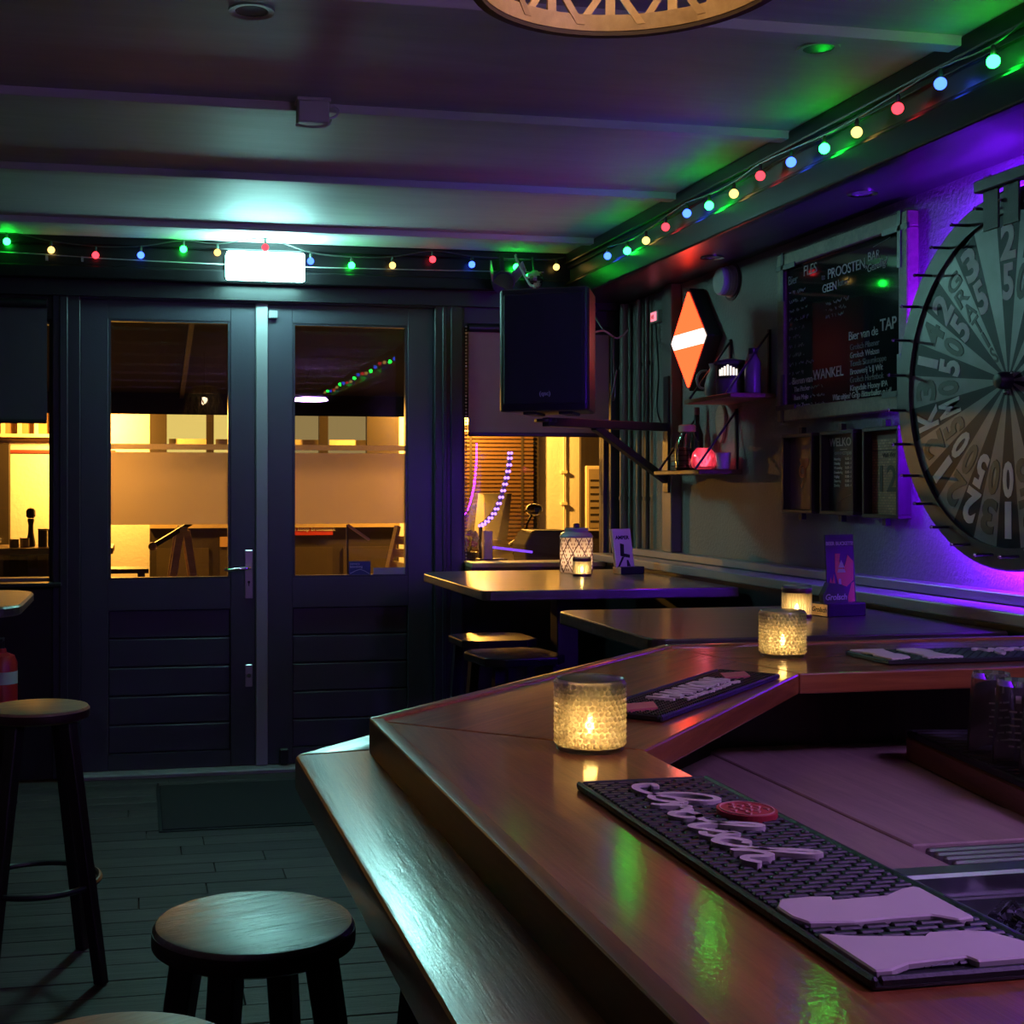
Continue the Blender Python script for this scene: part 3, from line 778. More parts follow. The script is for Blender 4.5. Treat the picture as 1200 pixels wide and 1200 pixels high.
ptext(t, '12', w * .47, .095, .13, plain('dark_number', (.075, .026, .014), .6), .002, align='CENTER')
ptext(t, 'van der', w * .55, .215, .028, plain('dark_number', (.075, .026, .014), .6), .0005, align='CENTER')
B(.014, w - .014, -.0212, -.02, .237, .240).build('rule', plain('dark_number', (.075, .026, .014), .6), t)
B(.014, w - .014, -.0212, -.02, .28, .305).build('band', plain('brick_band', (.20, .06, .04), .6), t)

# prize wheel ------------------------------------------------------------
WC = Vector((XR - .002, 3.40, 1.765)); RO, RF = .555, .50
WT = thing('prize_wheel', 'big round prize wheel with grey and navy numbered wedges', 'prize wheel', WC, WR)
DARKW = plain('wheel_navy', (.008, .009, .024), .42, var=.35, scale=12, spec=.12)
GREYW = plain('wheel_grey', (.19, .20, .205), .38, var=.6, scale=9, spec=.35)
RIMM = plain('wheel_rim', (.024, .021, .020), .45, var=.2)
ringp = [(RF, -.135), (RO, -.135), (RO, -.075), (RF, -.075)]
MW = Matrix.Rotation(R(-90), 4, 'X')      # lathe z -> +y
MB().lathe([(RF - .012, -.128), (RO - .006, -.128), (RO, -.122), (RO, -.06), (RF - .012, -.06)], 96, MW, closed=True).build('rim', RIMM, WT, smooth=True)
MB().lathe([(.001, -.112), (RF, -.112), (RF, -.07), (.001, -.07)], 96, MW).build('backing_disc', BLACK, WT)
NS = 28
labels = ['25', '', '35', 'GRATIS', '25', '40', '15', '30', 'KM', '25', '10', '20', '25', '30', '10', '25', '50', '15', '30', 'KM', '20', '35', '10', '40', '25', '15', '30', '10']
INK = plain('wheel_dark_ink', (.012, .012, .018), .5); PALE = plain('wheel_pale_ink', (.60, .60, .57), .5, var=.2, scale=30)
for i in range(NS):
    a0 = 90 + 360 / NS * i
    hw = 180 / NS
    pts = [(.0, .0)] + [(RF * math.cos(R(a0 + hw * (k / 3 - 1))), RF * math.sin(R(a0 + hw * (k / 3 - 1)))) for k in range(7)]
    wd = MB().front(pts, -.118, -.111).build('wedge', DARKW if i % 2 == 0 else GREYW, WT)
    s = labels[i]
    if s:
        ink = PALE if i % 2 == 0 else INK
        mbt = MB(); two = len(s) == 2
        for k, chh in enumerate(s):
            vs, fs = text_geo(chh, .16, .0006, .006 if two else .003)
            x0 = min(v.x for v in vs); x1 = max(v.x for v in vs); y0 = min(v.y for v in vs); y1 = max(v.y for v in vs)
            hgt = .108 if two else .056
            r0 = (RF - .030 - (k + 1) * .118) if two else RF - .115 - k * .062
            wid = min(2 * math.pi * (r0 + hgt * .5) / NS * .74, .068) * (.42 if chh in '1I' else 1)
            vs = [Vector(((v.x - (x0 + x1) / 2) * wid / (x1 - x0), (v.y - y0) * hgt / (y1 - y0), v.z)) for v in vs]
            mbt.add(vs, fs, UP @ Matrix.Rotation(R(a0 - 90), 4, 'Z') @ T3(0, r0, .1187))
        mbt.build('number', ink, wd)
    ap = R(a0 + hw)
    px_, pz_ = (RF + .012) * math.cos(ap), (RF + .012) * math.sin(ap)
    pg = MB().cyl((px_, -.12, pz_), (px_, -.185, pz_), .0045, n=8).build('peg', BLACK, WT)
    MB().ball((px_, -.187, pz_), .006, 8, 6).build('peg_tip', CHROME, pg)
MB().lathe([(.001, -.16), (.02, -.155), (.026, -.14), (.026, -.11)], 20, MW).build('hub', BLACK, WT, smooth=True)
for k in range(3):
    a = R(30 + 120 * k)
    MB().ball((.035 * math.cos(a), -.125, .035 * math.sin(a)), .008, 10, 6).build('bolt', CHROME, WT)
MB().cyl((0, -.07, 0), (0, 0, 0), .04).build('axle', BLACK, WT)
MB().lathe([(.528, -.052), (.548, -.052), (.548, -.044), (.528, -.044)], 72, MW, closed=True).build('led_strip', glow('violet_led', (.15, .004, 1), 150), WT)
# pointer bracket above the wheel
t = wall_thing('wheel_pointer', 'black pointer flaps on a bracket over the top of the prize wheel', 'pointer', 3.43, 2.20)
B(-.02, .30, -.20, -.165, .115, .15).build('crossbar', plain('pointer_bar', (.10, .10, .12), .35), t, bev=.003)
for x in (.0, .09): B(x, x + .07, -.182, -.176, -.0, .12).build('flap', RUBBER, t, bev=.002)
B(.0, .28, -.17, 0, .15, .16).build('arm', BLACK, t)
for x in (.01, .03): MB().cyl((x, -.18, .15), (x, -.18, .16), .005, n=8).build('screw', CHROME, t)
# recessed spots
def spot(label, loc, r=.05, up=1):
    t = thing('recessed_spot', label, 'ceiling spot', loc)
    MB().lathe([(r * .72, -.004), (r, -.006), (r, .0), (r * .72, .0)], 28, closed=True).build('ring', CHROME if up else CEILPAINT, t, smooth=True)
    MB().lathe([(.001, -.002), (r * .72, -.002), (r * .72, .0), (.001, 0)], 28).build('lens', plain('spot_lens', (.12, .12, .13), .2), t)
spot('small unlit recessed spot in the black box over the blackboard', (2.40, 4.05, 2.452))
spot('small unlit recessed spot in the black box over the diamond sign', (2.43, 5.30, 2.452))
spot('unlit recessed spot in the ceiling beside the beam with bulbs', (1.89, 3.42, ZC), .06, 0)
spot('unlit recessed spot in the ceiling away from the blackboard wall', (.29, 3.44, ZC), .06, 0)
# junction box on the ceiling
t = thing('junction_box', 'pale plastic junction box on the ceiling batten with a short cable', 'junction box', (.55, 4.215, ZC - .028))
GP = plain('box_plastic', (.5, .48, .5), .45)
B(-.05, .05, -.05, .02, -.052, .028).build('case', GP, t, bev=.004)
B(-.055, .055, -.055, .02, .015, .028).build('lid', GP, t, bev=.003)
MB().tube(spline([(.05, -.02, -.03), (.075, -.02, -.02), (.085, -.02, .0), (.07, -.02, .012), (.05, -.02, .005)], 5), .004, 6).build('cable', GP, t, smooth=True)
MB().tube(spline([(-.055, -.02, -.055), (0, -.03, -.062), (.05, -.02, -.05), (.06, -.01, -.03)], 5), .004, 6).build('cable', GP, t, smooth=True)

# ================================================================== THE BAR
BZ = 1.13
BT = thing('bar_counter', 'long angled varnished wooden bar counter with a lower armrest plank', 'bar', (.6, 1.2, 0))
def bpart(mb, name, m, bev=0, seg=1, smooth=False, rot=None):
    off = Vector((.6, 1.2, 0))
    if rot:
        c, ang = Vector(rot[0]), rot[1]
        Mi = Matrix.Rotation(-ang, 3, 'Z')
        mb.v = [Mi @ (p - c) for p in mb.v]
        o = mb.build(name, m, BT, smooth, bev, seg); o.location = c - off; o.rotation_euler = (0, 0, ang)
    else:
        mb.v = [p - off for p in mb.v]
        o = mb.build(name, m, BT, smooth, bev, seg)
    return o
BY0 = -.9
g = .0008
DANG = math.atan2(.72, .732)
near = [(.318, BY0), (.318, 1.79 - g), (.608, 1.52 - g), (.608, BY0)]
diag = [(.318 + g, 1.79 + g), (1.05 - g, 2.51), (1.125 - g, 2.10), (.608 + g, 1.52 + g)]
far = [(1.05 + g, 2.51), (2.28, 2.51), (2.28, 2.10), (1.125 + g, 2.10)]
bpart(MB().prism(near, BZ - .036, BZ), 'top_slab', BARWOOD_Y, .003, 2)
bpart(MB().prism(diag, BZ - .036, BZ), 'top_slab', BARWOOD_X, .003, 2, rot=((.7, 2.0, 0), DANG))
bpart(MB().prism(far, BZ - .036, BZ), 'top_slab', BARWOOD_X, .003, 2)
# raised nosing round the outer edge
bpart(B(.312, .334, BY0, 1.785, BZ - .048, BZ + .004), 'nosing', EDGEWOOD, .004, 3, True)
bpart(MB().prism([(.312, 1.792), (.3325, 1.782), (1.0575, 2.495), (1.046, 2.517)], BZ - .048, BZ + .004), 'nosing', BARWOOD_X, .004, 3, True)
bpart(B(1.05, 2.28, 2.496, 2.517, BZ - .048, BZ + .004), 'nosing', BARWOOD_X, .004, 3, True)
# armrest plank, a hand lower
def sloped(P, drop):
    """plank whose outer points (flag 1) sit a little lower than its inner ones"""
    n_ = len(P); v = [(p[0], p[1], z - (drop if p[2] else 0)) for z in (1.037, 1.088) for p in P]
    f = [list(range(n_))[::-1], list(range(n_, 2 * n_))] + [(i, (i + 1) % n_, n_ + (i + 1) % n_, n_ + i) for i in range(n_)]
    return MB().add(v, f)
bpart(sloped([(.216, BY0, 1), (.322, BY0, 0), (.322, 1.80, 0), (.216, 1.842, 1)], .012), 'armrest', LEDGEWOOD, .006, 3, True)
bpart(sloped([(.216, 1.8435, 1), (.322, 1.802, 0), (1.05, 2.52, 0), (.965, 2.605, 1)], .012), 'armrest', LEDGEWOOD, .006, 3, True, rot=((.6, 2.2, 0), DANG - R(90)))
# carcass under it
bpart(MB().prism([(.57, BY0), (.57, 1.60), (.79, 2.11), (1.08, 2.40), (2.28, 2.40), (2.28, 2.36), (1.10, 2.36), (.83, 2.09), (.605, 1.59), (.605, BY0)], 0, BZ - .036), 'front_panel', PANELWOOD)
for x in (1.6,): bpart(B(x, x + .03, 2.37, 2.45, .3, 1.09), 'bracket', PANELWOOD)
# worktop inside the bar
WTZ = .95
WORKWOOD = wood('worktop_wood', (.36, .27, .23), (.52, .40, .34), .40, (14, 1.2, 14), bump=.12, rand=.02)
wt = thing('worktop', 'low wooden board worktop behind the bar', 'worktop', (1.2, 1.6, 0))
def wpart(mb, name, m, bev=.002):
    off = Vector((1.2, 1.6, 0)); mb.v = [p - off for p in mb.v]
    return mb.build(name, m, wt, bev=bev)
wpart(MB().prism([(.607, .6), (.607, 1.585), (.835, 2.09), (1.06, 2.315), (1.06, 1.55), (.94, 1.55), (.94, .6)], WTZ - .04, WTZ), 'worktop_board', WORKWOOD)
wpart(B(1.0605, 1.325, 1.66, 2.355, WTZ - .04, WTZ + .003), 'worktop_board', WORKWOOD)
wpart(B(1.3255, 2.25, 1.55, 2.355, WTZ - .04, WTZ), 'worktop_board', WORKWOOD)
wpart(B(1.62, 2.25, .6, 1.549, WTZ - .04, WTZ), 'worktop_board', WORKWOOD)
wpart(B(.607, 2.25, .62, 1.58, .0, .10), 'plinth', BLACK)
wpart(B(.607, 2.25, .62, .66, .10, WTZ - .04), 'cabinet_side', PANELWOOD)
# ribbed drain slot and steel sink rim
sk = thing('steel_sink', 'steel edged ice sink set into the worktop behind the bar', 'sink', (1.28, 1.28, .72))
def spart(mb, name, m, bev=.002, smooth=False):
    off = Vector((1.28, 1.28, .72)); mb.v = [p - off for p in mb.v]
    return mb.build(name, m, sk, bev=bev, smooth=smooth)
spart(B(.945, 1.615, 1.502, 1.542, WTZ - .03, WTZ + .010), 'rim_bar', STEEL, .004)
spart(B(.945, 1.615, .95, .985, WTZ - .03, WTZ + .006), 'rim_bar', STEEL, .004)
spart(B(.945, .97, .985, 1.502, WTZ - .03, WTZ + .004), 'rim_bar', STEEL, .003)
spart(B(1.59, 1.615, .985, 1.502, WTZ - .03, WTZ + .004), 'rim_bar', STEEL, .003)
spart(B(.95, 1.61, .955, 1.54, .72, .73), 'basin_floor', STEEL, 0)
for a in ((.95, .96, .955, 1.54), (1.60, 1.61, .955, 1.54), (.96, 1.60, .955, .965), (.96, 1.60, 1.49, 1.50)):
    spart(B(*a, .73, WTZ - .02), 'basin_wall', STEEL, 0)
spart(B(1.065, 1.615, 1.55, 1.655, WTZ - .03, WTZ - .012), 'drain_pan', plain('dark_steel', (.10, .09, .10), .3, metal=.8), 0)
for i in range(5):
    spart(B(1.07, 1.615, 1.556 + .02 * i, 1.567 + .02 * i, WTZ - .014, WTZ + .002), 'drain_rib', plain('rib_steel', (.30, .30, .30), .3, metal=.7), .003)
ic = MB(); rr = random.Random(5)
for i in range(300):
    p = Vector((rr.uniform(.99, 1.57), rr.uniform(1.0, 1.46), rr.uniform(.88, .938)))
    Mx = Matrix.Translation(p) @ Matrix.Rotation(rr.uniform(0, 6), 4, Vector((rr.uniform(-1, 1), rr.uniform(-1, 1), rr.uniform(-1, 1))).normalized())
    ic.box(-.017, .017, -.017, .017, -.014, .014, Mx)
ice = ic.build('ice_heap', glass_mat('ice', (.95, .96, 1), .08), None, bev=.003)
tag(ice, 'heap of ice cubes lying in the steel sink behind the bar', 'ice'); ice['kind'] = 'stuff'
spart(B(.965, 1.595, .97, 1.488, .735, .87), 'false_bottom', plain('ice_bed', (.5, .5, .55), .35), 0)
# raised box with draining tray and glasses
DB = thing('drain_box', 'raised brown wooden box at the back of the worktop under the glass tray', 'box', (1.385, 2.19, WTZ), R(-9.4))
B(0, .62, -.62, 0, 0, .045).build('box_body', wood('brown_box', (.16, .065, .022), (.30, .13, .05), .45, (12, 1.2, 12)), DB, bev=.004)
tr = thing('drain_tray', 'black ribbed rubber tray under the upturned beer glasses', 'tray', (1.385, 2.19, WTZ + .0455), R(-9.4))
B(.004, .61, -.61, -.004, 0, .006).build('tray_base', RUBBER, tr, bev=.002)
mb = MB()
for i in range(22):
    y0 = -.02 - .027 * i
    mb.ribbon(spline([(.012 + .06 * k, y0 + .006 * math.sin(k * 2.1 + i)) for k in range(11)], 4), .010, .005, T3(0, 0, .006))
ob = mb.build('ribs', plain('tray_rib', (.09, .09, .10), .16), tr); ob['kind'] = 'stuff'
for a in ((.0, .612, -.006, .0), (.0, .006, -.612, -.006), (.606, .612, -.612, -.006), (.006, .606, -.612, -.606)):
    B(a[0], a[1], a[2], a[3], 0, .012).build('tray_rim', RUBBER, tr, bev=.002)
gl_me = MB().lathe([(.0375, 0), (.0385, .003), (.031, .128), (.029, .134), (.001, .134), (.001, .124), (.0265, .124), (.0352, .004), (.0352, 0)], 28).mesh('glass_body', True)
def brightened_glass():  # pale diffuse share mixed in to brighten the glasses, standing in for glints
    m, nt, out = new_mat('beer_glass')
    g_ = N(nt, 'ShaderNodeBsdfGlass', IOR=1.45, Roughness=.01); d_ = N(nt, 'ShaderNodeBsdfDiffuse'); d_.inputs[0].default_value = (.7, .7, .72, 1)
    x_ = N(nt, 'ShaderNodeMixShader', Fac=.06)
    nt.links.new(g_.outputs[0], x_.inputs[1]); nt.links.new(d_.outputs[0], x_.inputs[2]); nt.links.new(x_.outputs[0], out.inputs[0])
    return m
gl_me.materials.append(brightened_glass())
pr_me = MB()
for i in range(6):
    for k in range(8):
        a = R(-128 + k * 6.5)
        r = .0385 - .0075 * ((.03 + .011 * i) / .125) + .0006
        if (i * 5 + k * 3) % 7 < 6: pr_me.box(-.0018, .0018, -.0004, .0004, .03 + .011 * i, .0325 + .011 * i, Matrix.Rotation(a, 4, 'Z') @ T3(r, 0, 0) @ Matrix.Rotation(R(90), 4, 'Z'))
pr_me.box(-.004, .004, -.0004, .0004, .100, .112, Matrix.Rotation(R(-108), 4, 'Z') @ T3(.0325, 0, 0) @ Matrix.Rotation(R(90), 4, 'Z'))
pr_me = pr_me.mesh('print'); pr_me.materials.append(plain('white_glass_print', (.42, .40, .36), .5))
n = 0
for i in range(5):
    for j in range(4):
        lx = .062 + .089 * i; ly = -.20 - .088 * j - (.03 if i % 2 else 0)
        p = Matrix.Rotation(R(-9.4), 3, 'Z') @ Vector((lx, ly, 0)) + Vector((1.385, 2.19, WTZ + .0565))
        g_ = thing('beer_glass', 'upturned clear beer glass with small white print on the ribbed tray', 'glass', p, R(20 * i - 15 * j), 'upturned beer glasses on the tray')
        o = bpy.data.objects.new('glass_body', gl_me); col.objects.link(o); o.parent = g_
        o = bpy.data.objects.new('print', pr_me); col.objects.link(o); o.parent = g_

# ------------------------------------------------------------------ bar mats
MATL, MATW, MATH = .575, .150, .009
def mat_local(zx, zy):          # outline points read off the picture on the mat's own plane
    p = on_z(660 + .45 * zx, 880 + .45 * zy, BZ + MATH + .004)
    return (min(max(1.335 - p.y, .004), MATL - .006), min(max(p.x - .457, .006), MATW - .008))
sh1 = [mat_local(*p) for p in [(550, 400), (565, 380), (640, 373), (700, 373), (700, 382), (840, 370), (880, 352), (910, 347), (930, 350), (1070, 425), (1030, 432), (960, 420), (850, 428), (760, 438), (640, 440), (590, 425)]]
sh2 = [mat_local(*p) for p in [(650, 470), (770, 475), (940, 475), (950, 465), (1050, 460), (1110, 463), (1200, 488), (1300, 505), (1290, 520), (1200, 530), (1080, 540), (1050, 528), (900, 545), (860, 565), (800, 575)]]
GR = [
    [(-.35, 1.15), (-.75, 1.2), (-.75, .6), (-.2, .3), (.6, .55), (1.25, 1.2), (1.75, 2.0), (1.7, 2.55), (1.3, 2.6), (.8, 2.1), (.55, 1.3), (.7, .55), (1.2, .3), (1.65, .7), (1.85, 1.2)],
    [(1.4, 1.15), (1.85, 1.25)], [(1.85, .95), (2.05, .35), (1.85, -.1)],
    [(2.0, .1), (2.2, .8), (2.38, 1.1), (2.5, .85), (2.75, .95), (2.85, .6)],
    [(3.45, .95), (3.05, .75), (3.0, .25), (3.3, .02), (3.65, .3), (3.7, .75), (3.45, .95), (3.75, .8), (4.1, .75)],
    [(4.1, .75), (4.7, 1.35), (5.05, 2.1), (4.95, 2.4), (4.7, 2.1), (4.5, 1.2), (4.5, .3), (4.75, .03), (5.1, .35)],
    [(5.1, .35), (5.5, .8), (5.65, 1.12), (5.7, .7), (5.85, .3), (5.6, .0), (5.3, .12)],
    [(6.75, .8), (6.5, 1.0), (6.15, .7), (6.1, .25), (6.4, .0), (6.85, .3), (7.1, .7)],
    [(7.1, .7), (7.6, 1.35), (8.0, 2.2), (7.95, 2.6), (7.65, 2.2), (7.4, 1.2), (7.25, .02)],
    [(7.25, .05), (7.5, .7), (7.85, 1.0), (8.0, .75), (7.95, .2), (8.2, .0), (8.55, .3)],
]
def brand_mat(label, loc, rz):
    t = thing('bar_mat', label, 'bar mat', loc, rz)
    B(0, MATL, 0, MATW, 0, MATH - .003).build('base', RUBBER, t, bev=.004, seg=2)
    for a in ((0, MATL, 0, .006), (0, MATL, MATW - .006, MATW), (0, .006, .006, MATW - .006), (MATL - .006, MATL, .006, MATW - .006)):
        B(a[0], a[1], a[2], a[3], .002, MATH).build('rim', RUBBER, t, bev=.002)
    mb = MB(); i = 0; x = .011
    while x < MATL - .014:
        yy = .009 + (0 if i % 2 else -.010)
        while yy < MATW - .012:
            a = max(yy, .008); b = min(yy + .0185, MATW - .008)
            if b - a > .004: mb.box(x, x + .0068, a, b, MATH - .004, MATH - .0002)
            yy += .0212
        x += .0095; i += 1
    o = mb.build('nub', plain('mat_nub', (.011, .013, .014), .45), t, bev=.0012); o['kind'] = 'stuff'
    for k, p in enumerate((sh1, sh2)):
        MB().prism(p, MATH - .003, MATH + .0026).build('bottle_shape', WHITERUBBER, t, bev=.0012, label='cream raised bottle shape')
    sc = .0315; mb = MB()
    for k, s in enumerate(GR):
        mb.ribbon(spline([(p[0] * sc + .062, p[1] * sc * .86 + .038) for p in s], 7), .0078, .0056 + .00012 * k, z0=MATH - .003)
    mb.build('script_lettering', WHITERUBBER, t, label='cream raised script lettering')
    ov = MB().lathe([(.001, MATH - .002), (.0295, MATH - .002), (.0295, MATH + .0045), (.001, MATH + .0045)], 40, T3(.165, .127 - .012, 0) @ Matrix.Diagonal((1.05, .95, 1, 1)) ).build('emblem', REDRUBBER, t, label='round red crest')
    mb = MB().lathe([(.0255, MATH + .004), (.0268, MATH + .004), (.0268, MATH + .0055), (.0255, MATH + .0055)], 40, T3(.165, .115, 0) @ Matrix.Diagonal((1.05, .95, 1, 1)), closed=True)
    for q in range(14):
        a = q * 2.39; r_ = .006 + .0011 * q
        c = Vector((.165 + r_ * math.cos(a), .115 + r_ * math.sin(a)))
        mb.ribbon([(c.x - .004, c.y - .002), (c.x, c.y + .0025), (c.x + .004, c.y - .001)], .0022, .0012, z0=MATH + .0045)
    mb.build('crest_lines', plain('pink_rubber', (.75, .35, .34), .5), ov)
    return t
brand_mat('black rubber bar mat with cream script lettering and a round red crest, beside the candle', (.457, 1.335, BZ), R(-90))
brand_mat('black rubber bar mat with cream bottle shapes on the far stretch of the bar', (1.335 + MATL, 2.315, BZ), R(180))
# middle mat with slab lettering, on the diagonal stretch
e1 = Vector((1.06, 2.045)); dr = Vector((math.cos(DANG), math.sin(DANG)))
ml, mw = .50, .112
o0 = e1 - dr * ml
t = thing('bar_mat', 'black rubber bar mat with white block lettering and two pink diamonds', 'bar mat', (o0.x, o0.y, BZ), DANG)
B(0, ml, 0, mw, 0, .006).build('base', RUBBER, t, bev=.004, seg=2)
for a in ((0, ml, 0, .005), (0, ml, mw - .005, mw), (0, .005, .005, mw - .005), (ml - .005, ml, .005, mw - .005)):
    B(a[0], a[1], a[2], a[3], .002, .009).build('rim', RUBBER, t, bev=.002)
mb = MB()
for i in range(60):
    for j in range(11):
        x = .012 + .008 * i; yy = .010 + .0086 * j
        if x < ml - .014: mb.box(x, x + .0045, yy, yy + .005, .005, .0085)
o = mb.build('nub', plain('mat_nub', (.011, .013, .014), .45), t); o['kind'] = 'stuff'
vs_, fs_ = text_geo('HAWKINS', .078, .002, .0025, align='CENTER', space=.95)
MB().add(vs_, fs_, T3(ml * .51, .041, .0095) @ Matrix.Diagonal((.72, .75, 1, 1))).build('block_lettering', WHITERUBBER, t)
mb = MB(); rr = random.Random(8); pts = [(.15, .022)]
x = .15
while x < .37:
    x += .006; pts.append((x, .022 + rr.uniform(0, .011)))
mb.ribbon(pts, .0042, .004, z0=.0075).build('script_line', WHITERUBBER, t)
for x in (.055, ml - .062):
    MB().prism([(x - .045, mw * .5), (x, mw * .5 - .026), (x + .045, mw * .5), (x, mw * .5 + .026)], .006, .011).build('diamond', plain('pink_diamond', (.62, .16, .17), .5), t)

# ------------------------------------------------------------------ candles
def hob_mesh(r, h):
    m = MB().lathe([(r * .93, 0), (r * .985, .003), (r, .007), (r, h - .002), (r - .0015, h), (r - .0035, h - .002), (r - .0035, .009), (.001, .008)], 72)
    rows, nb = 12, 34
    for j in range(rows):
        z = .011 + (h - .018) * j / (rows - 1)
        for i in range(nb):
            a = 2 * math.pi * (i + .5 * (j % 2)) / nb
            M = Matrix.Rotation(a, 4, 'Z') @ T3(r - .0006, 0, z) @ Matrix.Rotation(R(90), 4, 'Y')
            m.lathe([(.0037, 0), (.0033, .0013), (.0021, .0024), (.0002, .0029)], 10, M)
    return m
FLAME = glow('flame', (1, .66, .20), 60)
WAX = plain('wax', (.75, .62, .45), .5)
CG = lit_glass('dotted_candle_glass', (.80, .76, .70), .40)
hm = hob_mesh(.0425, .088).mesh('glass', True); hm.materials.append(CG)
def tealight(t, z, p, s=1.0, dx=0, dy=0):
    w = MB().lathe([(.019, z), (.019, z + .010), (.001, z + .011)], 20, T3(dx, dy, 0)).build('tealight', WAX, t, smooth=True)
    f = MB().lathe([(.001, z + .012), (.0045 * s, z + .016), (.0058 * s, z + .021), (.0038 * s, z + .028), (.0005, z + .036)], 12, T3(dx, dy, 0)).build('flame', FLAME, w, smooth=True)
    lamp('flame_light', t, (dx, dy, z + .022), p, (1, .47, .095), .008)
def hob_candle(label, loc, rz, p):
    t = thing('candle_holder', label, 'candle holder', loc, rz)
    o = bpy.data.objects.new('glass', hm); col.objects.link(o); o.parent = t
    tealight(t, .008, p)
    return t
hob_candle('dotted glass holder with a lit tealight between two black bar mats', (.545, 1.54, BZ), .1, .50)
hob_candle('dotted glass holder with a lit tealight at the far bend of the bar', (1.21, 2.325, BZ), .4, .34)
def rib_candle(label, loc, r, h, p):
    t = thing('candle_holder', label, 'candle holder', loc)
    MB().lathe([(r * .94, 0), (r, .004), (r, h), (r - .003, h), (r - .003, .006), (.001, .006)], 40).build('glass', lit_glass('clear_candle_glass', (.90, .87, .83), .55), t, smooth=True)
    mb = MB()
    for i in range(36):
        a = 2 * math.pi * i / 36
        mb.box(r - .0005, r + .0016, -.0016, .0016, h * .12, h * .76, Matrix.Rotation(a, 4, 'Z'))
    mb.build('ribs', lit_glass('dotted_candle_glass', (1, 1, 1)), t)
    MB().lathe([(r + .001, h * .78), (r + .0018, h * .79), (r + .0018, h * .92), (r + .001, h * .93)], 40).build('band', plain('bronze_band', (.12, .05, .05), .35, metal=.5), t, smooth=True)
    MB().lathe([(r * .96, -.0), (r + .0015, .0), (r + .0015, .010), (r + .0005, .012)], 40).build('base_ring', plain('bronze_band', (.12, .05, .05), .35, metal=.5), t, smooth=True)
    tealight(t, .008, p)
    return t
TZ = 1.05
rib_candle('ribbed glass candle holder with a dark band beside the beer card box', (2.01, 3.77, TZ), .044, .100, .3)
rib_candle('small ribbed glass candle holder in front of the white lattice lantern', (2.0, 5.76, TZ), .041, .088, .3)
# lattice lantern
t = thing('lattice_lantern', 'white ceramic candle lantern with a diamond lattice and grey lid', 'lantern', (2.055, 6.0, TZ))
LM = lit_glass('lantern_paper', (.90, .86, .82), .08)
MB().lathe([(.072, 0), (.078, .004), (.078, .168), (.074, .172)], 48).build('body', LM, t, smooth=True)
mb = MB(); nk = 9
for s in (-1, 1):
    for i in range(nk):
        a0 = 2 * math.pi * i / nk
        mb.tube([(.0785 * math.cos(a0 + s * k * .155), .0785 * math.sin(a0 + s * k * .155), .004 + .0205 * k) for k in range(9)], .0022, 4)
mb.build('lattice', plain('lattice_brown', (.10, .045, .05), .5), t)
mb = MB()
for j in range(9):
    for i in range(42):
        if (i + j) % 3 == 0: continue
        a = 2 * math.pi * (i + .5 * (j % 2)) / 42
        mb.box(.0775, .0792, -.0026, .0026, .012 + .0172 * j, .0225 + .0172 * j, Matrix.Rotation(a, 4, 'Z') )
mb.build('relief', plain('brown_relief', (.30, .20, .16), .5), t)
MB().lathe([(.079, .168), (.080, .175), (.070, .190), (.056, .196), (.056, .206), (.058, .212), (.052, .214), (.05, .2)], 40).build('lid', plain('grey_glaze', (.40, .37, .36), .35), t, smooth=True)
B(-.012, .012, -.012, .012, .212, .236).build('knob', BLACK, t, bev=.003)
lamp('flame_light', t, (0, 0, .07), .22, (1, .55, .26), .02)
MB().lathe([(.03, .004), (.03, .05), (.001, .05)], 20).build('candle', WAX, t)

# ------------------------------------------------------------------ high tables along the wall
def htable(label, x0, x1, y0, y1, r=.12):
    t = thing('high_table', label, 'table', ((x0 + x1) / 2, (y0 + y1) / 2, 0))
    cx, cyy = (x0 + x1) / 2, (y0 + y1) / 2
    P = []
    for k in range(7):
        a = R(180 - 15 * k); P.append((x0 + r + r * math.cos(a) - cx, y1 - r + r * math.sin(a) - cyy))
    P += [(x1 - cx, y1 - cyy), (x1 - cx, y0 - cyy)]
    r2 = .05
    for k in range(5):
        a = R(270 - 22.5 * k); P.append((x0 + r2 + r2 * math.cos(a) - cx, y0 + r2 + r2 * math.sin(a) - cyy))
    MB().prism(P, TZ - .04, TZ).build('tabletop', TABLEWOOD, t, bev=.005, seg=2)
    B(-.05, .05, -.05, .05, .03, TZ - .04).build('pedestal', BLACK, t, bev=.004)
    MB().lathe([(.24, 0), (.24, .015), (.06, .035), (.05, .035)], 32).build('base', BLACK, t, smooth=True)
    return t
htable('high dark table below the window with the white lattice lantern', 1.325, 2.40, 4.98, 6.22, .16)
htable('high dark table with the beer card box against the wall ledge', 1.345, 2.40, 3.29, 4.15, .07)

# card holders
def holder(name, label, loc, rz):
    return thing(name, label, 'card holder', loc, rz)
HB = plain('holder_black', (.02, .018, .03), .35)
t = holder('card_holder', 'small wooden card holder with a white drinks card on the window table', (2.27, 5.87, TZ), R(12))
B(-.065, .065, -.035, .035, 0, .035).build('box', HB, t, bev=.003)
B(-.066, -.0645, -.034, .034, .002, .033).build('side', PALEWOOD, t)
cdr = Matrix.Translation(Vector((-.02, 0, .03))) @ Matrix.Rotation(R(-12), 4, 'X')
cm = MB().box(-.05, .05, -.002, .002, 0, .185, cdr).build('card', plain('white_card', (.72, .66, .66), .6), t)
v_, f_ = text_geo('AMPER', .024, .0004, .0008, align='CENTER')
MB().add(v_, f_, cdr @ T3(0, -.0025, .135) @ UP).front([(-.0001, 0), (.0001, 0), (0, .0001)], 0, .0001).build('lettering', INK, cm)
mb = MB(); mb.v = []
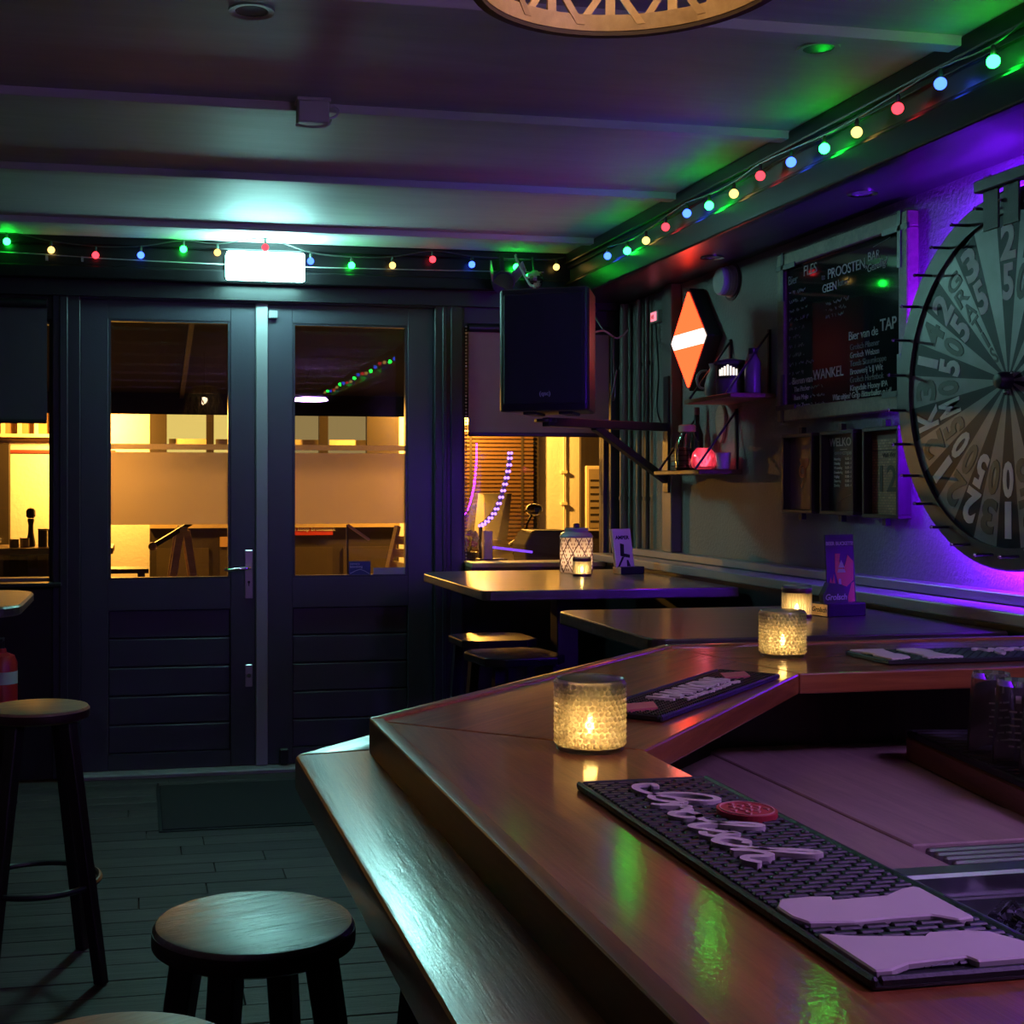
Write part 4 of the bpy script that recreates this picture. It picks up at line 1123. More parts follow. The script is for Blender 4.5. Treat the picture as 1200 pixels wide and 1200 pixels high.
for a in ([(-.02, .055), (.0, .05), (.005, .11), (-.015, .115)], [(-.02, .055), (.03, .045), (.032, .06), (-.015, .07)], [(-.04, .005), (-.03, .005), (.0, .05), (-.012, .05)], [(.01, .005), (.03, .005), (.02, .035), (.012, .035)]):
    q = MB().front(a, -.0032, -.0018); mb.add(q.v, q.f, cdr)
mb.build('picture', INK, cm)
MB().box(-.05, .05, -.002, .002, 0, .185, Matrix.Translation(Vector((-.015, .022, .03))) @ Matrix.Rotation(R(-14), 4, 'X')).build('card_back', plain('back_card', (.55, .53, .51), .6), t)
t = holder('card_holder', 'wooden card box with an orange and black beer card and black coasters', (2.17, 3.80, TZ), R(10))
B(-.075, .075, -.04, .04, 0, .042).build('box', HB, t, bev=.003)
o = B(-.0765, -.0745, -.038, .038, .003, .039).build('side', PALEWOOD, t)
v_, f_ = text_geo('Grolsch', .022, .0004, .0004, .3, 'CENTER')
MB().add(v_, f_, T3(-.0768, 0, .015) @ Matrix.Rotation(R(-90), 4, 'Z') @ UP).build('lettering', INK, o)
cdr = Matrix.Translation(Vector((.02, .01, .03))) @ Matrix.Rotation(R(-4), 4, 'X')
cm = MB().box(-.055, .055, -.0025, .0025, 0, .225, cdr).build('card', plain('black_card', (.02, .018, .018), .4), t)
v_, f_ = text_geo('BEER BUCKETS!', .0155, .0004, .0006, align='CENTER')
MB().add(v_, f_, cdr @ T3(0, -.003, .192) @ UP).build('lettering', plain('card_print', (.55, .5, .46), .6), cm)
OC = plain('orange_card', (.72, .16, .09), .5)
for a in ([(-.02, .165), (.0, .165), (-.005, .14), (.012, .115), (.03, .16), (.05, .14), (.048, .08), (.02, .06), (-.012, .07), (-.022, .11)], [(-.05, .06), (-.04, .09), (-.035, .07), (-.028, .10), (-.022, .06), (-.03, .04)], [(.02, .0), (.05, .0), (.05, .075), (.04, .07), (.025, .03)]):
    q = MB().front(a, -.0034, -.002); MB().add(q.v, q.f, cdr).build('picture', OC, cm)
for a in ([(-.01, .12), (.015, .12), (.003, .145)], [(-.014, .105), (.018, .105), (.014, .116), (-.01, .116)], [(-.012, .05), (.0, .05), (-.002, .085), (-.01, .085)]):
    q = MB().front(a, -.0042, -.003); MB().add(q.v, q.f, cdr).build('picture', plain('card_print', (.55, .5, .46), .6), cm)
for k in range(4):
    M = Matrix.Translation(Vector((-.03 + .004 * k, -.028 + .011 * k, .008))) @ Matrix.Rotation(R(-8), 4, 'X')
    q = MB().front([(-.045, .0), (.045, .0), (.048, .05), (.03, .092), (-.02, .098), (-.048, .06)], -.001, .001)
    o = MB().add(q.v, q.f, M).build('coaster', plain('coaster_black', (.03, .04, .035), .6), t)
    if k == 0:
        v_, f_ = text_geo('Grolsch', .026, .0003, .0006, .3, 'CENTER')
        MB().add(v_, f_, M @ T3(0, -.0015, .045) @ UP).build('lettering', plain('card_white', (.6, .6, .58), .6), o)

# ------------------------------------------------------------------ stools
SEATEDGE = plain('dark_seat_edge', (.03, .010, .008), .4)
def make_stool(label, loc, rz, group=None, zs=.80, r=.152, m=None, ring=.28):
    t = thing('bar_stool', label, 'stool', loc, rz, group)
    MB().lathe([(.001, zs - .038), (r - .012, zs - .038), (r, zs - .030), (r, zs - .008), (r - .005, zs - .001), (r - .010, zs), (.001, zs)], 56).build('seat', m or STOOLWOOD, t, smooth=True)
    MB().lathe([(r + .0008, zs - .031), (r + .001, zs - .030), (r + .001, zs - .009), (r + .0008, zs - .008)], 56).build('seat_edge', SEATEDGE, t, smooth=True)
    for k in range(4):
        a = R(45 + 90 * k); c, s = math.cos(a), math.sin(a)
        top = Vector((c * .105, s * .105, zs - .038)); bot = Vector((c * .225, s * .225, 0))
        q = MB(); w0, w1 = .021, .0165
        M = Matrix.Rotation(a, 4, 'Z')
        v = [Vector((x + rr_, yy_, z)) for (rr_, z, w) in ((.225, 0, w1), (.105, zs - .036, w0)) for (x, yy_) in ((-w, -w), (w, -w), (w, w), (-w, w))]
        q.add(v, [(3, 2, 1, 0), (4, 5, 6, 7), (0, 1, 5, 4), (1, 2, 6, 5), (2, 3, 7, 6), (3, 0, 4, 7)], M)
        q.build('leg', BLACKWOOD, t, bev=.003)
    rr_ = .225 - .12 * ring / .764
    MB().tube([(rr_ * math.cos(2 * math.pi * i / 40), rr_ * math.sin(2 * math.pi * i / 40), ring) for i in range(40)], .009, 8, True).build('foot_ring', BLACK, t, smooth=True)
    return t
SC = plain('x', (1, 1, 1)) if False else None
pf = on_z(298, 1078, .80)
make_stool('round bar stool with a worn grey seat beside the bar armrest', (pf.x, pf.y, 0), R(18))
make_stool('round bar stool with a tan seat by the fire extinguisher', (-.295, 4.07, 0), R(12), m=wood('tan_seat', (.20, .14, .07), (.36, .26, .14), .35, (1.2, 14, 14)))
make_stool('round bar stool with a warm brown seat next to the worn grey stool', (-.026, 1.525, 0), R(30), m=wood('orange_seat', (.34, .17, .07), (.52, .29, .13), .4, (1.2, 14, 14)))
make_stool('round bar stool pushed right under the bar armrest', (.53, 2.06, 0), R(-12), ring=.34)
def sq_stool(label, loc, rz):
    t = thing('black_stool', label, 'stool', loc, rz)
    s = .17; cc = .06
    P = [(-s + cc, -s), (s - cc, -s), (s, -s + cc), (s, s - cc), (s - cc, s), (-s + cc, s), (-s, s - cc), (-s, -s + cc)]
    MB().prism(P, .765, .80).build('seat', BLACKG, t, bev=.006, seg=2)
    for sx in (-1, 1):
        for sy in (-1, 1):
            MB().bar((sx * .12, sy * .12, .77), (sx * .165, sy * .165, 0), .035, .035).build('leg', BLACK, t)
    for sx in (-1, 1): MB().bar((sx * .15, -.14, .25), (sx * .15, .14, .25), .025, .02).build('rung', BLACK, t)
BLACKG = plain('black_lacquer', (.02, .019, .02), .22)
sq_stool('black lacquered stool with cut corners tucked in at the window end of the lantern table', (1.53, 5.60, 0), R(2))
sq_stool('black lacquered stool with cut corners pulled out before the lantern table', (1.46, 5.02, 0), R(8))
# door mat
o = B(-.5, .5, -.42, .42, 0, .010).build('door_mat', plain('doormat', (.018, .017, .018), .9, bump=.6, bscale=300), None, bev=.003)
o.location = (.60, 6.07, 0); tag(o, 'black rectangular doormat on the boards before the doors', 'doormat')
B(-.515, .515, -.435, .435, 0, .005).build('border', RUBBER, o, bev=.002)

# left side: high table end, extinguisher
t = thing('high_table', 'high table with a rounded pale metal edged top by the window above the extinguisher', 'table', (-.95, 5.0, 0))
P = [(.0, -.42), (.38, -.42)] + [(.38 + .17 * math.cos(R(a)), -.25 + .17 * math.sin(R(a))) for a in range(-75, 1, 15)] + [(.55, .25)] + [(.38 + .17 * math.cos(R(a)), .25 + .17 * math.sin(R(a))) for a in range(15, 91, 15)] + [(-1.0, .42), (-1.0, -.42)]
MB().prism(P, TZ - .036, TZ).build('tabletop', wood('tan_top', (.25, .17, .09), (.42, .30, .17), .35, (1, 13, 13)), t, bev=.003)
MB().prism([(x * 1.008, y_ * 1.01) for x, y_ in P], TZ - .033, TZ - .004).build('metal_edge', plain('metal_edge', (.30, .28, .26), .3, metal=.9), t, bev=.003)
B(-.25, -.15, -.05, .05, .03, TZ - .036).build('pedestal', BLACK, t)
MB().lathe([(.26, 0), (.26, .015), (.06, .035), (.05, .035)], 32, T3(-.2, 0, 0)).build('base', BLACK, t, smooth=True)
t = thing('fire_extinguisher', 'red fire extinguisher on the black wall under the window with a dark blind', 'fire extinguisher', (-.655, 6.69, .26))
MB().lathe([(.06, 0), (.075, .01), (.075, .34), (.06, .375), (.025, .39), (.02, .41)], 28).build('cylinder', plain('extinguisher_red', (.45, .02, .02), .3), t, smooth=True)
MB().lathe([(.0757, .24), (.0757, .30)], 28).build('label_band', plain('label_white', (.6, .6, .6), .5), t, smooth=True)
MB().cyl((0, 0, .40), (0, 0, .45), .014).box(-.012, .012, -.08, .02, .45, .462).build('valve', BLACK, t)
MB().tube(spline([(0, .0, .43), (-.06, -.03, .43), (-.10, -.03, .35), (-.095, -.03, .2)], 6), .009, 8).build('hose', BLACK, t, smooth=True)
B(-.03, .03, .07, .09, .05, .36).build('wall_hook', STEEL, t)

# ================================================================== LAMPS OVER THE BAR
LC = Vector((.59, 1.52, 2.07))
t = thing('rattan_lamp', 'open rattan lattice lampshade hanging over the bar', 'lamp', LC)
CANE = wood('cane', (.42, .28, .12), (.66, .48, .24), .5, (6, 6, 6), bump=.2)
def lring(r0, r1, z0, z1, name, m): return MB().lathe([(r0, z0), (r1, z0), (r1, z1), (r0, z1)], 64, closed=True).build(name, m, t, smooth=True, bev=0)
lring(.185, .196, .004, .026, 'bottom_ring', CANE)
lring(.186, .197, -.002, .004, 'ring_binding', plain('dark_binding', (.05, .03, .02), .6))
lring(.10, .11, .30, .318, 'top_ring', CANE)
def rad(z): return .189 - .085 * (z / .31) ** 2.2
def strip(da):
    q = MB(); L = []; n_ = 10; w = .0065
    for k in range(n_ + 1):
        z = .012 + .295 * k / n_; a = da * k / n_; r_ = rad(z)
        L.append((r_, a, z))
    v = []
    for (r_, a, z) in L:
        for (dr_, dw) in ((-.002, -w), (.002, -w), (.002, w), (-.002, w)):
            aa = a + dw / r_ * (1 if da == 0 else .9)
            v.append(((r_ + dr_) * math.cos(aa), (r_ + dr_) * math.sin(aa), z))
    f = [(0, 1, 2, 3), tuple(n_ * 4 + i for i in (3, 2, 1, 0))]
    for k in range(n_):
        for i in range(4): f.append((k * 4 + i, k * 4 + (i + 1) % 4, k * 4 + 4 + (i + 1) % 4, k * 4 + 4 + i))
    q.add(v, f); me = q.mesh('lattice_strip'); me.materials.append(CANE); return me
for da, n_, sc in ((0, 14, 1.0), (R(62), 14, .985), (R(-62), 14, 1.012)):
    me = strip(da)
    for k in range(n_):
        o = bpy.data.objects.new('lattice_strip', me); col.objects.link(o); o.parent = t
        o.rotation_euler = (0, 0, 2 * math.pi * (k + (.5 if da else 0)) / n_); o.scale = (sc, sc, 1)
MB().cyl((0, 0, .31), (0, 0, ZC - LC.z), .004, n=8).build('cord', BLACK, t)
MB().bar((-.105, 0, .309), (.105, 0, .309), .008, .006).bar((0, -.105, .309), (0, .105, .309), .008, .006).build('spider', BLACK, t)
MB().lathe([(.02, .22), (.022, .23), (.022, .29), (.012, .31)], 16).build('socket', BLACK, t, smooth=True)
MB().ball((0, 0, .185), .036, 18, 12).build('bulb_offscreen', glow('warm_bulb', (1, .66, .36), 16), t, smooth=True)

t = thing('ring_lamp_offscreen', 'violet white ring lamp hanging over the inside of the bar', 'lamp', (1.72, .35, 2.36))
mb = MB().tube([(.16 * math.cos(2 * math.pi * i / 40), .16 * math.sin(2 * math.pi * i / 40), 0) for i in range(40)], .017, 8, True)
mb.build('tube_offscreen', glow('violet_white', (.58, .28, 1), 75), t, smooth=True)
MB().lathe([(.001, .03), (.17, .03), (.17, .05), (.001, .06)], 40).build('shade', lit_glass('shade_glass', (.85, .85, .88), .5), t, smooth=True)
for a in (0, 2.1, 4.2): MB().cyl((.15 * math.cos(a), .15 * math.sin(a), .05), (0, 0, ZC - 2.36), .002, n=5).build('suspension', BLACK, t)
for a in (0, 1.57, 3.14, 4.71): MB().cyl((.16 * math.cos(a), .16 * math.sin(a), 0), (.16 * math.cos(a), .16 * math.sin(a), .032), .004, n=6).build('clip', BLACK, t)
bb_ = B(-2.6, 2.2, -3.5, -3.1, 0, 1.2).build('back_cabinet', PANELWOOD, None, bev=.004)
tag(bb_, 'long dark cabinet along the back wall of the room', 'cabinet')
B(-2.65, 2.25, -3.52, -3.06, 1.2, 1.235).build('cabinet_top', BARWOOD_X, bb_, bev=.003)

# ================================================================== OUTSIDE, ACROSS THE STREET
struct(B(-6, 10, YF + .25, 16, -.12, -.02).build('ground', plain('street_paving', (.16, .14, .12), .8, bump=.3, bscale=12)))
YO = 12.0
opp = struct(B(-6, 10, YO, YO + .3, -.02, 6).build('wall_opposite', WHITEWALL))
# dark awning over the terrace
t = thing('terrace_awning', 'dark awning stretched out over the terrace outside the doors', 'awning', (1.5, 7.0, 0))
MB().add([(-4, 0, 2.62), (3.6, 0, 2.62), (3.6, 2.4, 2.12), (-4, 2.4, 2.12), (-4, 0, 2.66), (3.6, 0, 2.66), (3.6, 2.4, 2.16), (-4, 2.4, 2.16)],
         [(3, 2, 1, 0), (4, 5, 6, 7), (0, 1, 5, 4), (1, 2, 6, 5), (2, 3, 7, 6), (3, 0, 4, 7)]).build('canopy', plain('awning_cloth', (.012, .009, .009), .85), t)
B(-4, 3.6, 2.39, 2.405, 1.975, 2.14).build('valance', plain('awning_cloth', (.012, .009, .009), .85), t)
for x in (-3.9, -1.2, 1.3, 3.5): MB().bar((x, .02, 2.5), (x, 2.38, 2.1), .03, .03).build('arm', BLACK, t)
SODIUM = (1, .45, .065)
def street_lamp(label, loc, p):
    t = thing('street_lamp', label, 'lamp', loc)
    B(-.05, .05, .0, .04, -.08, .14).build('plate', BLACK, t, bev=.004)
    MB().tube(spline([(0, .0, .06), (0, -.25, .14), (0, -.5, .12), (0, -.55, .04)], 5), .012, 8).build('arm', BLACK, t, smooth=True)
    MB().lathe([(.02, .06), (.10, .01), (.10, -.0), (.02, .045)], 20, T3(0, -.55, 0)).build('hood', BLACK, t, smooth=True)
    MB().ball((0, -.55, -.012), .04, 14, 10).build('bulb', glow('sodium_bulb', SODIUM, 40), t, smooth=True)
    l = lamp('bulb_light', t, (0, -.55, -.07), p, SODIUM, .05)
street_lamp('amber wall lamp across the street behind the door with a handle', (-.40, YO, 2.12), 135)
street_lamp('amber wall lamp across the street behind the door jamb by the window behind the loudspeaker', (2.80, YO, 2.40), 260)
# shop front across the street
DARKT = plain('dark_timber', (.03, .022, .014), .5)
t = thing('shop_front', 'dark timber shop front across the street with lit upper panes', 'shop front', (1.2, YO, 0))
def sp(x0, x1, z0, z1, d, m, name): return B(x0 - 1.2, x1 - 1.2, -d, 0, z0, z1).build(name, m, t)
LITP = glow('lit_pane', (.55, .40, .10), .75)
sp(.10, 2.36, 0, 1.10, .10, DARKT, 'base_board')
sp(.10, 2.36, 1.10, 1.17, .14, plain('shop_sill', (.5, .38, .2), .5), 'sill')
sp(.10, 2.36, 2.12, 2.5, .12, DARKT, 'fascia')
xs = [(.10, .25), (.60, .665), (.95, 1.02), (1.30, 1.36), (1.62, 1.70), (2.06, 2.36)]
for a, b in xs: sp(a, b, 1.17, 2.12, .11, DARKT, 'post')
for (a, b), (c, d) in zip(xs[:-1], xs[1:]):
    p = sp(b, c, 1.17, 2.12, .03, LITP if b < 1.0 else glow('dim_pane', (.32, .22, .08), .45), 'pane')
    B(b - 1.2 + .02, c - 1.2, -.05, -.03, 1.84, 1.90).build('blind_rail', plain('cream_rail', (.8, .7, .45), .5), p)
for i in range(4): sp(.16 + .56 * i, .62 + .56 * i, .12, .92, .115, plain('dark_panel', (.05, .037, .02), .5), 'panel')
sp(.72, 1.06, .93, 1.02, .125, plain('pine_letterbox', (.45, .28, .12), .5), 'letter_flap')
rs = sp(1.34, 1.74, 1.03, 1.16, .13, plain('red_sign', (.42, .03, .025), .5), 'sign_board')
v_, f_ = text_geo('te koop broodzaak', .052, .001, .001)
MB().add(v_, f_, T3(1.36 - 1.2, -.132, 1.07) @ UP).build('sign_lettering', plain('sign_white', (.7, .65, .6), .5), rs)
for (a, b, z0, z1) in ((.5, .85, 1.12, 1.2), (.86, 1.1, 1.12, 1.2)): pass
# railing above the terrace on the left, red line, dark door
t = thing('picket_railing', 'cream picket railing high on the white wall across the street', 'railing', (-1.75, YO - .12, 1.9))
for i in range(16): B(-1.1 + .14 * i, -1.065 + .14 * i, -.02, 0, 0, .5).build('picket', plain('cream_paint', (.8, .7, .5), .6), t)
B(-1.15, 1.15, -.045, .0, .0, .03).build('rail', plain('cream_paint', (.8, .7, .5), .6), t)
B(-1.15, 1.15, .02, .12, -.02, .55).build('backing', plain('brown_boards', (.35, .20, .09), .7), t)
for x in (-.28, .06): B(x, x + .05, -.01, .021, .0, .5).build('brown_post', plain('rust_post', (.2, .05, .03), .6), t)
o = B(-.75, .75, -.02, 0, 0, .03).build('facade_moulding', plain('red_line', (.3, .04, .03), .6), None, bev=.005); o.location = (-.95, YO, 1.765)
tag(o, 'thin dark red moulding on the white wall below the picket railing', 'moulding')
t = thing('street_door', 'dark door in the white wall across the street by the window above the extinguisher', 'door', (-1.55, YO - .002, 0))
B(-.45, .45, -.06, 0, 0, 1.85).build('leaf', DARKT, t, bev=.01)
for z in (.2, 1.0): B(-.32, .32, -.075, -.06, z, z + .65).build('panel', plain('dark_panel', (.05, .037, .02), .5), t, bev=.006)
MB().ball((.36, -.09, 1.0), .03, 10, 8).build('knob', CHROME, t)
# venetian blind window, menu case
t = thing('venetian_window', 'window with dark wooden venetian blind across the street', 'window', (3.3, YO, .85))
B(-.42, .42, -.05, 0, -.04, 1.2).build('frame', DARKT, t)
B(-.36, .36, -.056, -.05, .0, 1.15).build('pane', plain('cream_back', (.60, .54, .44), .5), t)
slm = B(-.36, .36, -.075, -.06, 0, .024).mesh('slat'); slm.materials.append(plain('slat_brown', (.10, .055, .025), .45))
for i in range(30):
    o = bpy.data.objects.new('slat', slm); col.objects.link(o); o.parent = t; o.location = (0, 0, .01 + .038 * i)
for x in (-.25, .25): B(x - .012, x + .012, -.08, -.074, 0, 1.15).build('ladder_tape', DARKT, t)
t = thing('menu_case', 'pale framed menu case on a dark post across the street', 'menu case', (4.28, YO, 1.05))
B(-.14, .14, -.05, 0, -.4, 1.2).build('post_board', DARKT, t)
B(-.10, .10, -.08, -.05, 0, .62).build('frame', plain('cream_paint', (.8, .7, .5), .6), t, bev=.005)
B(-.075, .075, -.085, -.08, .03, .59).build('sheet', plain('menu_sheet', (.35, .28, .18), .6), t)
for i in range(7): B(-.06, .05 - .01 * (i % 3), -.0865, -.085, .08 + .065 * i, .1 + .065 * i).build('print_line', DARKT, t)
t = thing('conduit_pipe', 'thin pale conduit with clips on the bright wall across the street', 'pipe', (3.98, YO, 0))
MB().cyl((0, -.02, 0), (0, -.02, 2.6), .008, n=8).build('pipe', plain('cream_paint', (.8, .7, .5), .6), t)
for z in (1.3, 1.6): B(-.03, .03, -.035, 0, z, z + .025).build('clip', plain('cream_paint', (.8, .7, .5), .6), t)

# terrace furniture --------------------------------------------------------
t = thing('barrel_table', 'plank table top resting on an old barrel outside the window above the extinguisher', 'table', (-.78, 9.0, 0))
for k in range(4): B(-.62, .62, -.32 + .162 * k, -.165 + .162 * k, 1.03, 1.07).build('plank', wood('brown_plank', (.16, .07, .03), (.30, .15, .07), .4, (1.2, 13, 13)), t, bev=.003)
MB().lathe([(.22, 0), (.27, .2), (.29, .42), (.27, .66), (.22, .86), (.001, .86)], 26, T3(.08, 0, .0)).build('barrel', wood('barrel_oak', (.07, .04, .025), (.14, .08, .05), .45, (10, 10, 1)), t, smooth=True)
for z, r_ in ((.2, .275), (.42, .295), (.66, .275)):
    MB().lathe([(r_, z - .02), (r_ + .004, z - .02), (r_ + .004, z + .02), (r_, z + .02)], 26, T3(.08, 0, 0), closed=True).build('hoop', plain('hoop_steel', (.2, .18, .16), .4, metal=.8), t)
for s in (-1, 1):
    MB().bar((-.28, s * .2, 1.03), (-.28 + .12, s * .3, 0), .05, .05).build('trestle_leg', PALEWOOD, t)
MB().cyl((.08, 0, .86), (.08, 0, 1.03), .2, n=20).build('barrel_lid', DARKT, t)
def cup(label, loc, r, h, c, group=None):
    o = MB().lathe([(r * .85, 0), (r, .004), (r, h), (r * .9, h), (r * .8, .006), (.001, .006)], 14).build('cup', plain('cup_%s' % label[:9], c, .35), None, smooth=True)
    o.location = loc; tag(o, label, 'cup', group)
    MB().lathe([(r * 1.02, h * .9), (r * 1.04, h * .93), (r * 1.04, h * .99), (r * 1.0, h)], 14).build('lip', STEEL, o, smooth=True)
cup('tall dark tumbler on the plank table outside', (-.615, 8.92, 1.07), .03, .12, (.03, .02, .015))
cup('dark tumbler with a pale chip next to the tall one on the plank table', (-.555, 8.98, 1.07), .032, .115, (.05, .03, .025))
cup('small chrome cup on the plank table outside', (-.79, 8.86, 1.07), .03, .055, (.4, .35, .25))
cup('small white cup beside the chrome cup on the plank table', (-.73, 8.92, 1.07), .03, .06, (.6, .5, .35))
t = thing('pepper_mill', 'tall dark pepper mill on the plank table outside', 'pepper mill', (-.695, 8.98, 1.07))
MB().lathe([(.028, 0), (.03, .02), (.018, .09), (.016, .14), (.022, .17), (.02, .185)], 16).build('body', DARKT, t, smooth=True)
MB().lathe([(.018, .187), (.03, .2), (.03, .235), (.02, .25), (.001, .255)], 16).build('head', DARKT, t, smooth=True)
t = thing('trestle', 'tall pale wooden A-frame trestle outside the door with a handle', 'trestle', (.30, 9.0, 0))
for s in (-1, 1):
    for yy in (0, .5):
        MB().bar((s * .02, yy, 1.17), (s * .20, yy, 0), .05, .04).build('leg', PALEWOOD, t, bev=.003)
MB().bar((0, -.05, 1.17), (0, .55, 1.17), .05, .05).build('ridge', PALEWOOD, t)
MB().bar((-.20, -.06, 1.07), (.05, .0, 1.22), .03, .03).build('pole', DARKT, t)
MB().ball((-.205, -.062, 1.065), .03, 10, 8).build('pole_end', PALEWOOD, t)
t = thing('terrace_stool', 'low black slatted stool outside behind the glass of the handled door', 'stool', (-.13, 9.2, 0))
B(-.2, .2, -.16, .16, .88, .91).build('seat', BLACK, t)
for sx in (-1, 1):
    for sy in (-1, 1): MB().bar((sx * .15, sy * .12, .88), (sx * .17, sy * .14, 0), .05, .05).build('leg', BLACK, t)
MB().bar((-.18, -.16, .72), (.2, -.16, .82), .015, .02).build('brace', BLACK, t)
# folding chairs / planter behind the right door
def fchair(label, loc, rz, m):
    t = thing('terrace_chair', label, 'chair', loc, rz)
    for s in (-1, 1):
        MB().bar((s * .2, -.22, 0), (s * .2, .16, 1.18), .035, .035).build('back_leg', m, t)
        MB().bar((s * .17, .22, 0), (s * .17, -.2, .72), .03, .03).build('front_leg', m, t)
    for k in range(5): B(-.19, .19, -.2 + .075 * k, -.14 + .075 * k, .70, .72).build('seat_slat', m, t)
    for k in range(3): MB().bar((-.2, .075 + .03 * k, .9 + .09 * k), (.2, .075 + .03 * k, .9 + .09 * k), .015, .06).build('back_slat', m, t)
fchair('pale wooden folding chair outside behind the glass of the handleless door', (1.83, 9.1, 0), R(-55), PALEWOOD)
t = thing('planter', 'wooden planter with a bushy plant outside behind the door without a handle', 'planter', (2.28, 9.75, 0))
for k in range(5): B(-.26, .26, -.2, .2, .16 * k + .005, .16 * k + .155).build('board', PALEWOOD, t, bev=.006)
rr = random.Random(11)
mb = MB()
for i in range(420):
    a = rr.uniform(0, 6.28); e = rr.uniform(.1, 1.4); r_ = rr.uniform(.08, .27)
    p = Vector((r_ * math.cos(a) * math.cos(e), .8 * r_ * math.sin(a) * math.cos(e), .82 + r_ * 1.15 * math.sin(e)))
    M = Matrix.Translation(p) @ Matrix.Rotation(rr.uniform(0, 6), 4, Vector((rr.uniform(-1, 1), rr.uniform(-1, 1), rr.uniform(.1, 1))).normalized())
    mb.add([(-.012, 0, 0), (0, -.03, .004), (.012, 0, 0), (0, .035, -.004)], [(0, 1, 2, 3)], M)
o = mb.build('foliage', plain('green_leaf', (.12, .18, .06), .6), t); o['kind'] = 'stuff'
for i in range(5):
    a = rr.uniform(0, 6.28); MB().cyl((0, 0, .79), (.15 * math.cos(a), .12 * math.sin(a), 1.0), .006, n=5).build('stem', DARKT, t)
o = MB().bar((0, 0, 0), (.16, 0, -.11), .02, .02).build('white_stick', plain('stick_white', (.7, .6, .45), .5), None, bev=.004)
p = on_y(407, 615, 9.3); o.location = (p.x, 9.3, p.z)
tag(o, 'short pale stick leaning out over the terrace behind the door without a handle', 'stick')
MB().bar((0, 0, 0), (.012, 0, -p.z + 0.0), .014, .014).build('stand', BLACK, o)
# right window: led arc, lit vase, scooter
t = thing('led_arc', 'curved strip of violet led dots standing outside the window behind the loudspeaker', 'led strip', (2.0, 7.45, 1.0))
arc = []
for (x, yy) in ((597, 531), (596, 545), (593, 560), (589, 575), (584, 590), (578, 602), (570, 611), (563, 616)):
    q = on_y(x, yy, 7.45); arc.append((q.x - 2.0, 0, q.z - 1.0))
arc = spline(arc, 4)
MB().tube(arc, .014, 6).build('strip', plain('strip_backing', (.30, .30, .31), .4), t, smooth=True)
VD = glow('violet_dot', (.40, .17, 1), 2.0)
dm = MB().ball((0, 0, 0), .0085, 8, 6).mesh('led'); dm.materials.append(VD)
for i in range(0, len(arc), 2):
    for s in (-1, 1):
        o = bpy.data.objects.new('led', dm); col.objects.link(o); o.parent = t
        o.location = (arc[i][0] + s * .009, -.014, arc[i][2])
MB().cyl((arc[-1][0], 0, arc[-1][2]), (arc[-1][0] + .01, .0, -1.0), .012).build('stand', BLACK, t)
MB().bar((arc[-1][0] + .02, -.01, arc[-1][2] - .12), (arc[-1][0] + .33, .05, arc[-1][2] - .16), .012, .014).build('side_strip', glow('violet_strip', (.2, .06, 1), .8), t)
p = on_y(571, 650, 7.3)
t = thing('lit_vase', 'square white vase glowing violet on the outer sill', 'vase', (p.x, 7.3, 1.02))
B(-.026, .026, -.026, .026, 0, .19).build('vase_body', plain('white_glaze', (.75, .66, .66), .4), t, bev=.005)
B(-.06, .11, -.05, .05, -.0, .03).build('foot', DARKT, t, bev=.004)
p = on_y(549, 650, 7.3)
t = thing('flower_pot', 'small pot of pale and pink flowers on the outer sill', 'flower pot', (p.x, 7.3, 1.02))
MB().lathe([(.035, 0), (.05, .07), (.044, .07), (.03, .01), (.001, .01)], 18).build('pot', BLACK, t, smooth=True)
rr = random.Random(4)
for i in range(9):
    c = Vector((rr.uniform(-.045, .045), rr.uniform(-.03, .03), rr.uniform(.085, .19)))
    st_ = MB().cyl((0, 0, .05), c, .003, n=5).build('stem', plain('leaf_dark', (.05, .08, .03), .6), t)
    q = MB()
    for k in range(5):
        a = k * 1.257; q.ball(c + Vector((.012 * math.cos(a), -.008, .012 * math.sin(a))), .010, 6, 5)
    q.build('blossom', plain('pink_petal', (.75, .25, .28), .6) if i % 3 == 0 else plain('cream_petal', (.8, .7, .4), .6), st_)
shelf_o = B(1.5, 2.9, 7.10, 7.62, .985, 1.02).build('outer_bench', PALEWOOD, None, bev=.004)
tag(shelf_o, 'pale wooden bench plank outside under the window behind the loudspeaker', 'bench')
for x in (1.6, 2.2, 2.8): B(x, x + .06, 7.15, 7.55, -.02, .985).build('support', PALEWOOD, shelf_o)
t = thing('parked_scooter', 'parked scooter with a curved windscreen outside the window behind the loudspeaker', 'scooter', (2.95, 9.0, 0), R(200))
BODY = plain('scooter_body', (.30, .24, .18), .35); 
MB().lathe([(.11, -.05), (.22, -.05), (.24, 0), (.22, .05), (.11, .05)], 26, T3(-.55, 0, .22) @ Matrix.Rotation(R(90), 4, 'X'), closed=True).build('wheel', RUBBER, t, smooth=True)
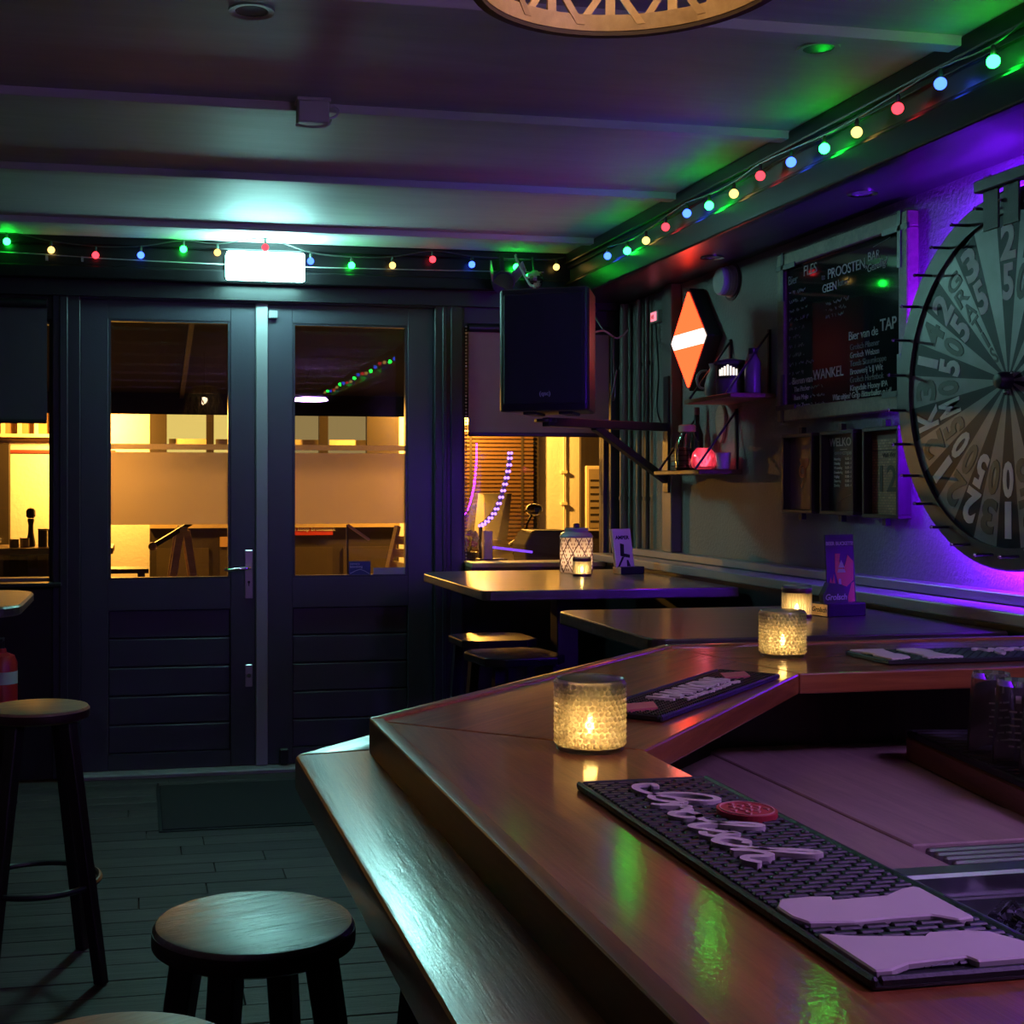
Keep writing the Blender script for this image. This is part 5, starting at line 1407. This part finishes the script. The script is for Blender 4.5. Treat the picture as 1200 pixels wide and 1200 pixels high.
MB().lathe([(.11, -.05), (.22, -.05), (.24, 0), (.22, .05), (.11, .05)], 26, T3(.6, 0, .22) @ Matrix.Rotation(R(90), 4, 'X'), closed=True).build('wheel', RUBBER, t, smooth=True)
q = MB().front([(-.75, .35), (-.2, .30), (.1, .25), (.5, .25), (.62, .45), (.55, .95), (.45, 1.0), (.38, .5), (.05, .42), (-.1, .75), (-.8, .80)], -.13, .13)
q.build('body', BODY, t, bev=.03, seg=3, smooth=True)
MB().front([(-.8, .80), (-.1, .75), (-.05, .82), (-.3, .9), (-.8, .92)], -.12, .12).build('seat', BLACK, t, bev=.03, seg=3, smooth=True)
MB().tube(spline([(.42, -.36, 1.10), (.5, -.2, 1.10), (.52, 0, 1.02), (.5, .2, 1.10), (.42, .36, 1.10)], 6), .016, 8).build('handlebar', CHROME, t, smooth=True)
for s in (-1, 1):
    MB().cyl((.42, s * .36, 1.10), (.37, s * .47, 1.105), .02).build('grip', BLACK, t)
    m_ = MB().tube(spline([(.48, s * .24, 1.10), (.5, s * .30, 1.22), (.47, s * .33, 1.29)], 5), .008, 6).build('mirror_stem', BLACK, t)
    MB().ball((.47, s * .33, 1.31), .06, 12, 8, .7).build('mirror', CHROME, m_)
MB().front([(.52, .95), (.60, .95), (.68, 1.1), (.60, 1.42), (.56, 1.42), (.60, 1.1)], -.2, .2).build('windscreen', pane_mat('smoke_screen', (.75, .7, .6), .45), t)
MB().lathe([(.001, 0), (.08, .01), (.08, .05), (.03, .09)], 18, T3(.66, 0, .92) @ Matrix.Rotation(R(-90), 4, 'Y')).build('headlight', CHROME, t, smooth=True)
t = thing('scooter_box', 'dark round topped luggage box behind the lattice lantern outside', 'box', (2.55, 8.05, 0))
MB().front([(-.17, .98), (.17, .98), (.18, 1.1), (.13, 1.19), (-.13, 1.19), (-.18, 1.1)], -.15, .15).build('case', plain('box_brown', (.08, .055, .035), .5), t, bev=.02, seg=2)
B(-.15, .15, -.13, .13, 0, .98).build('stand', DARKT, t)
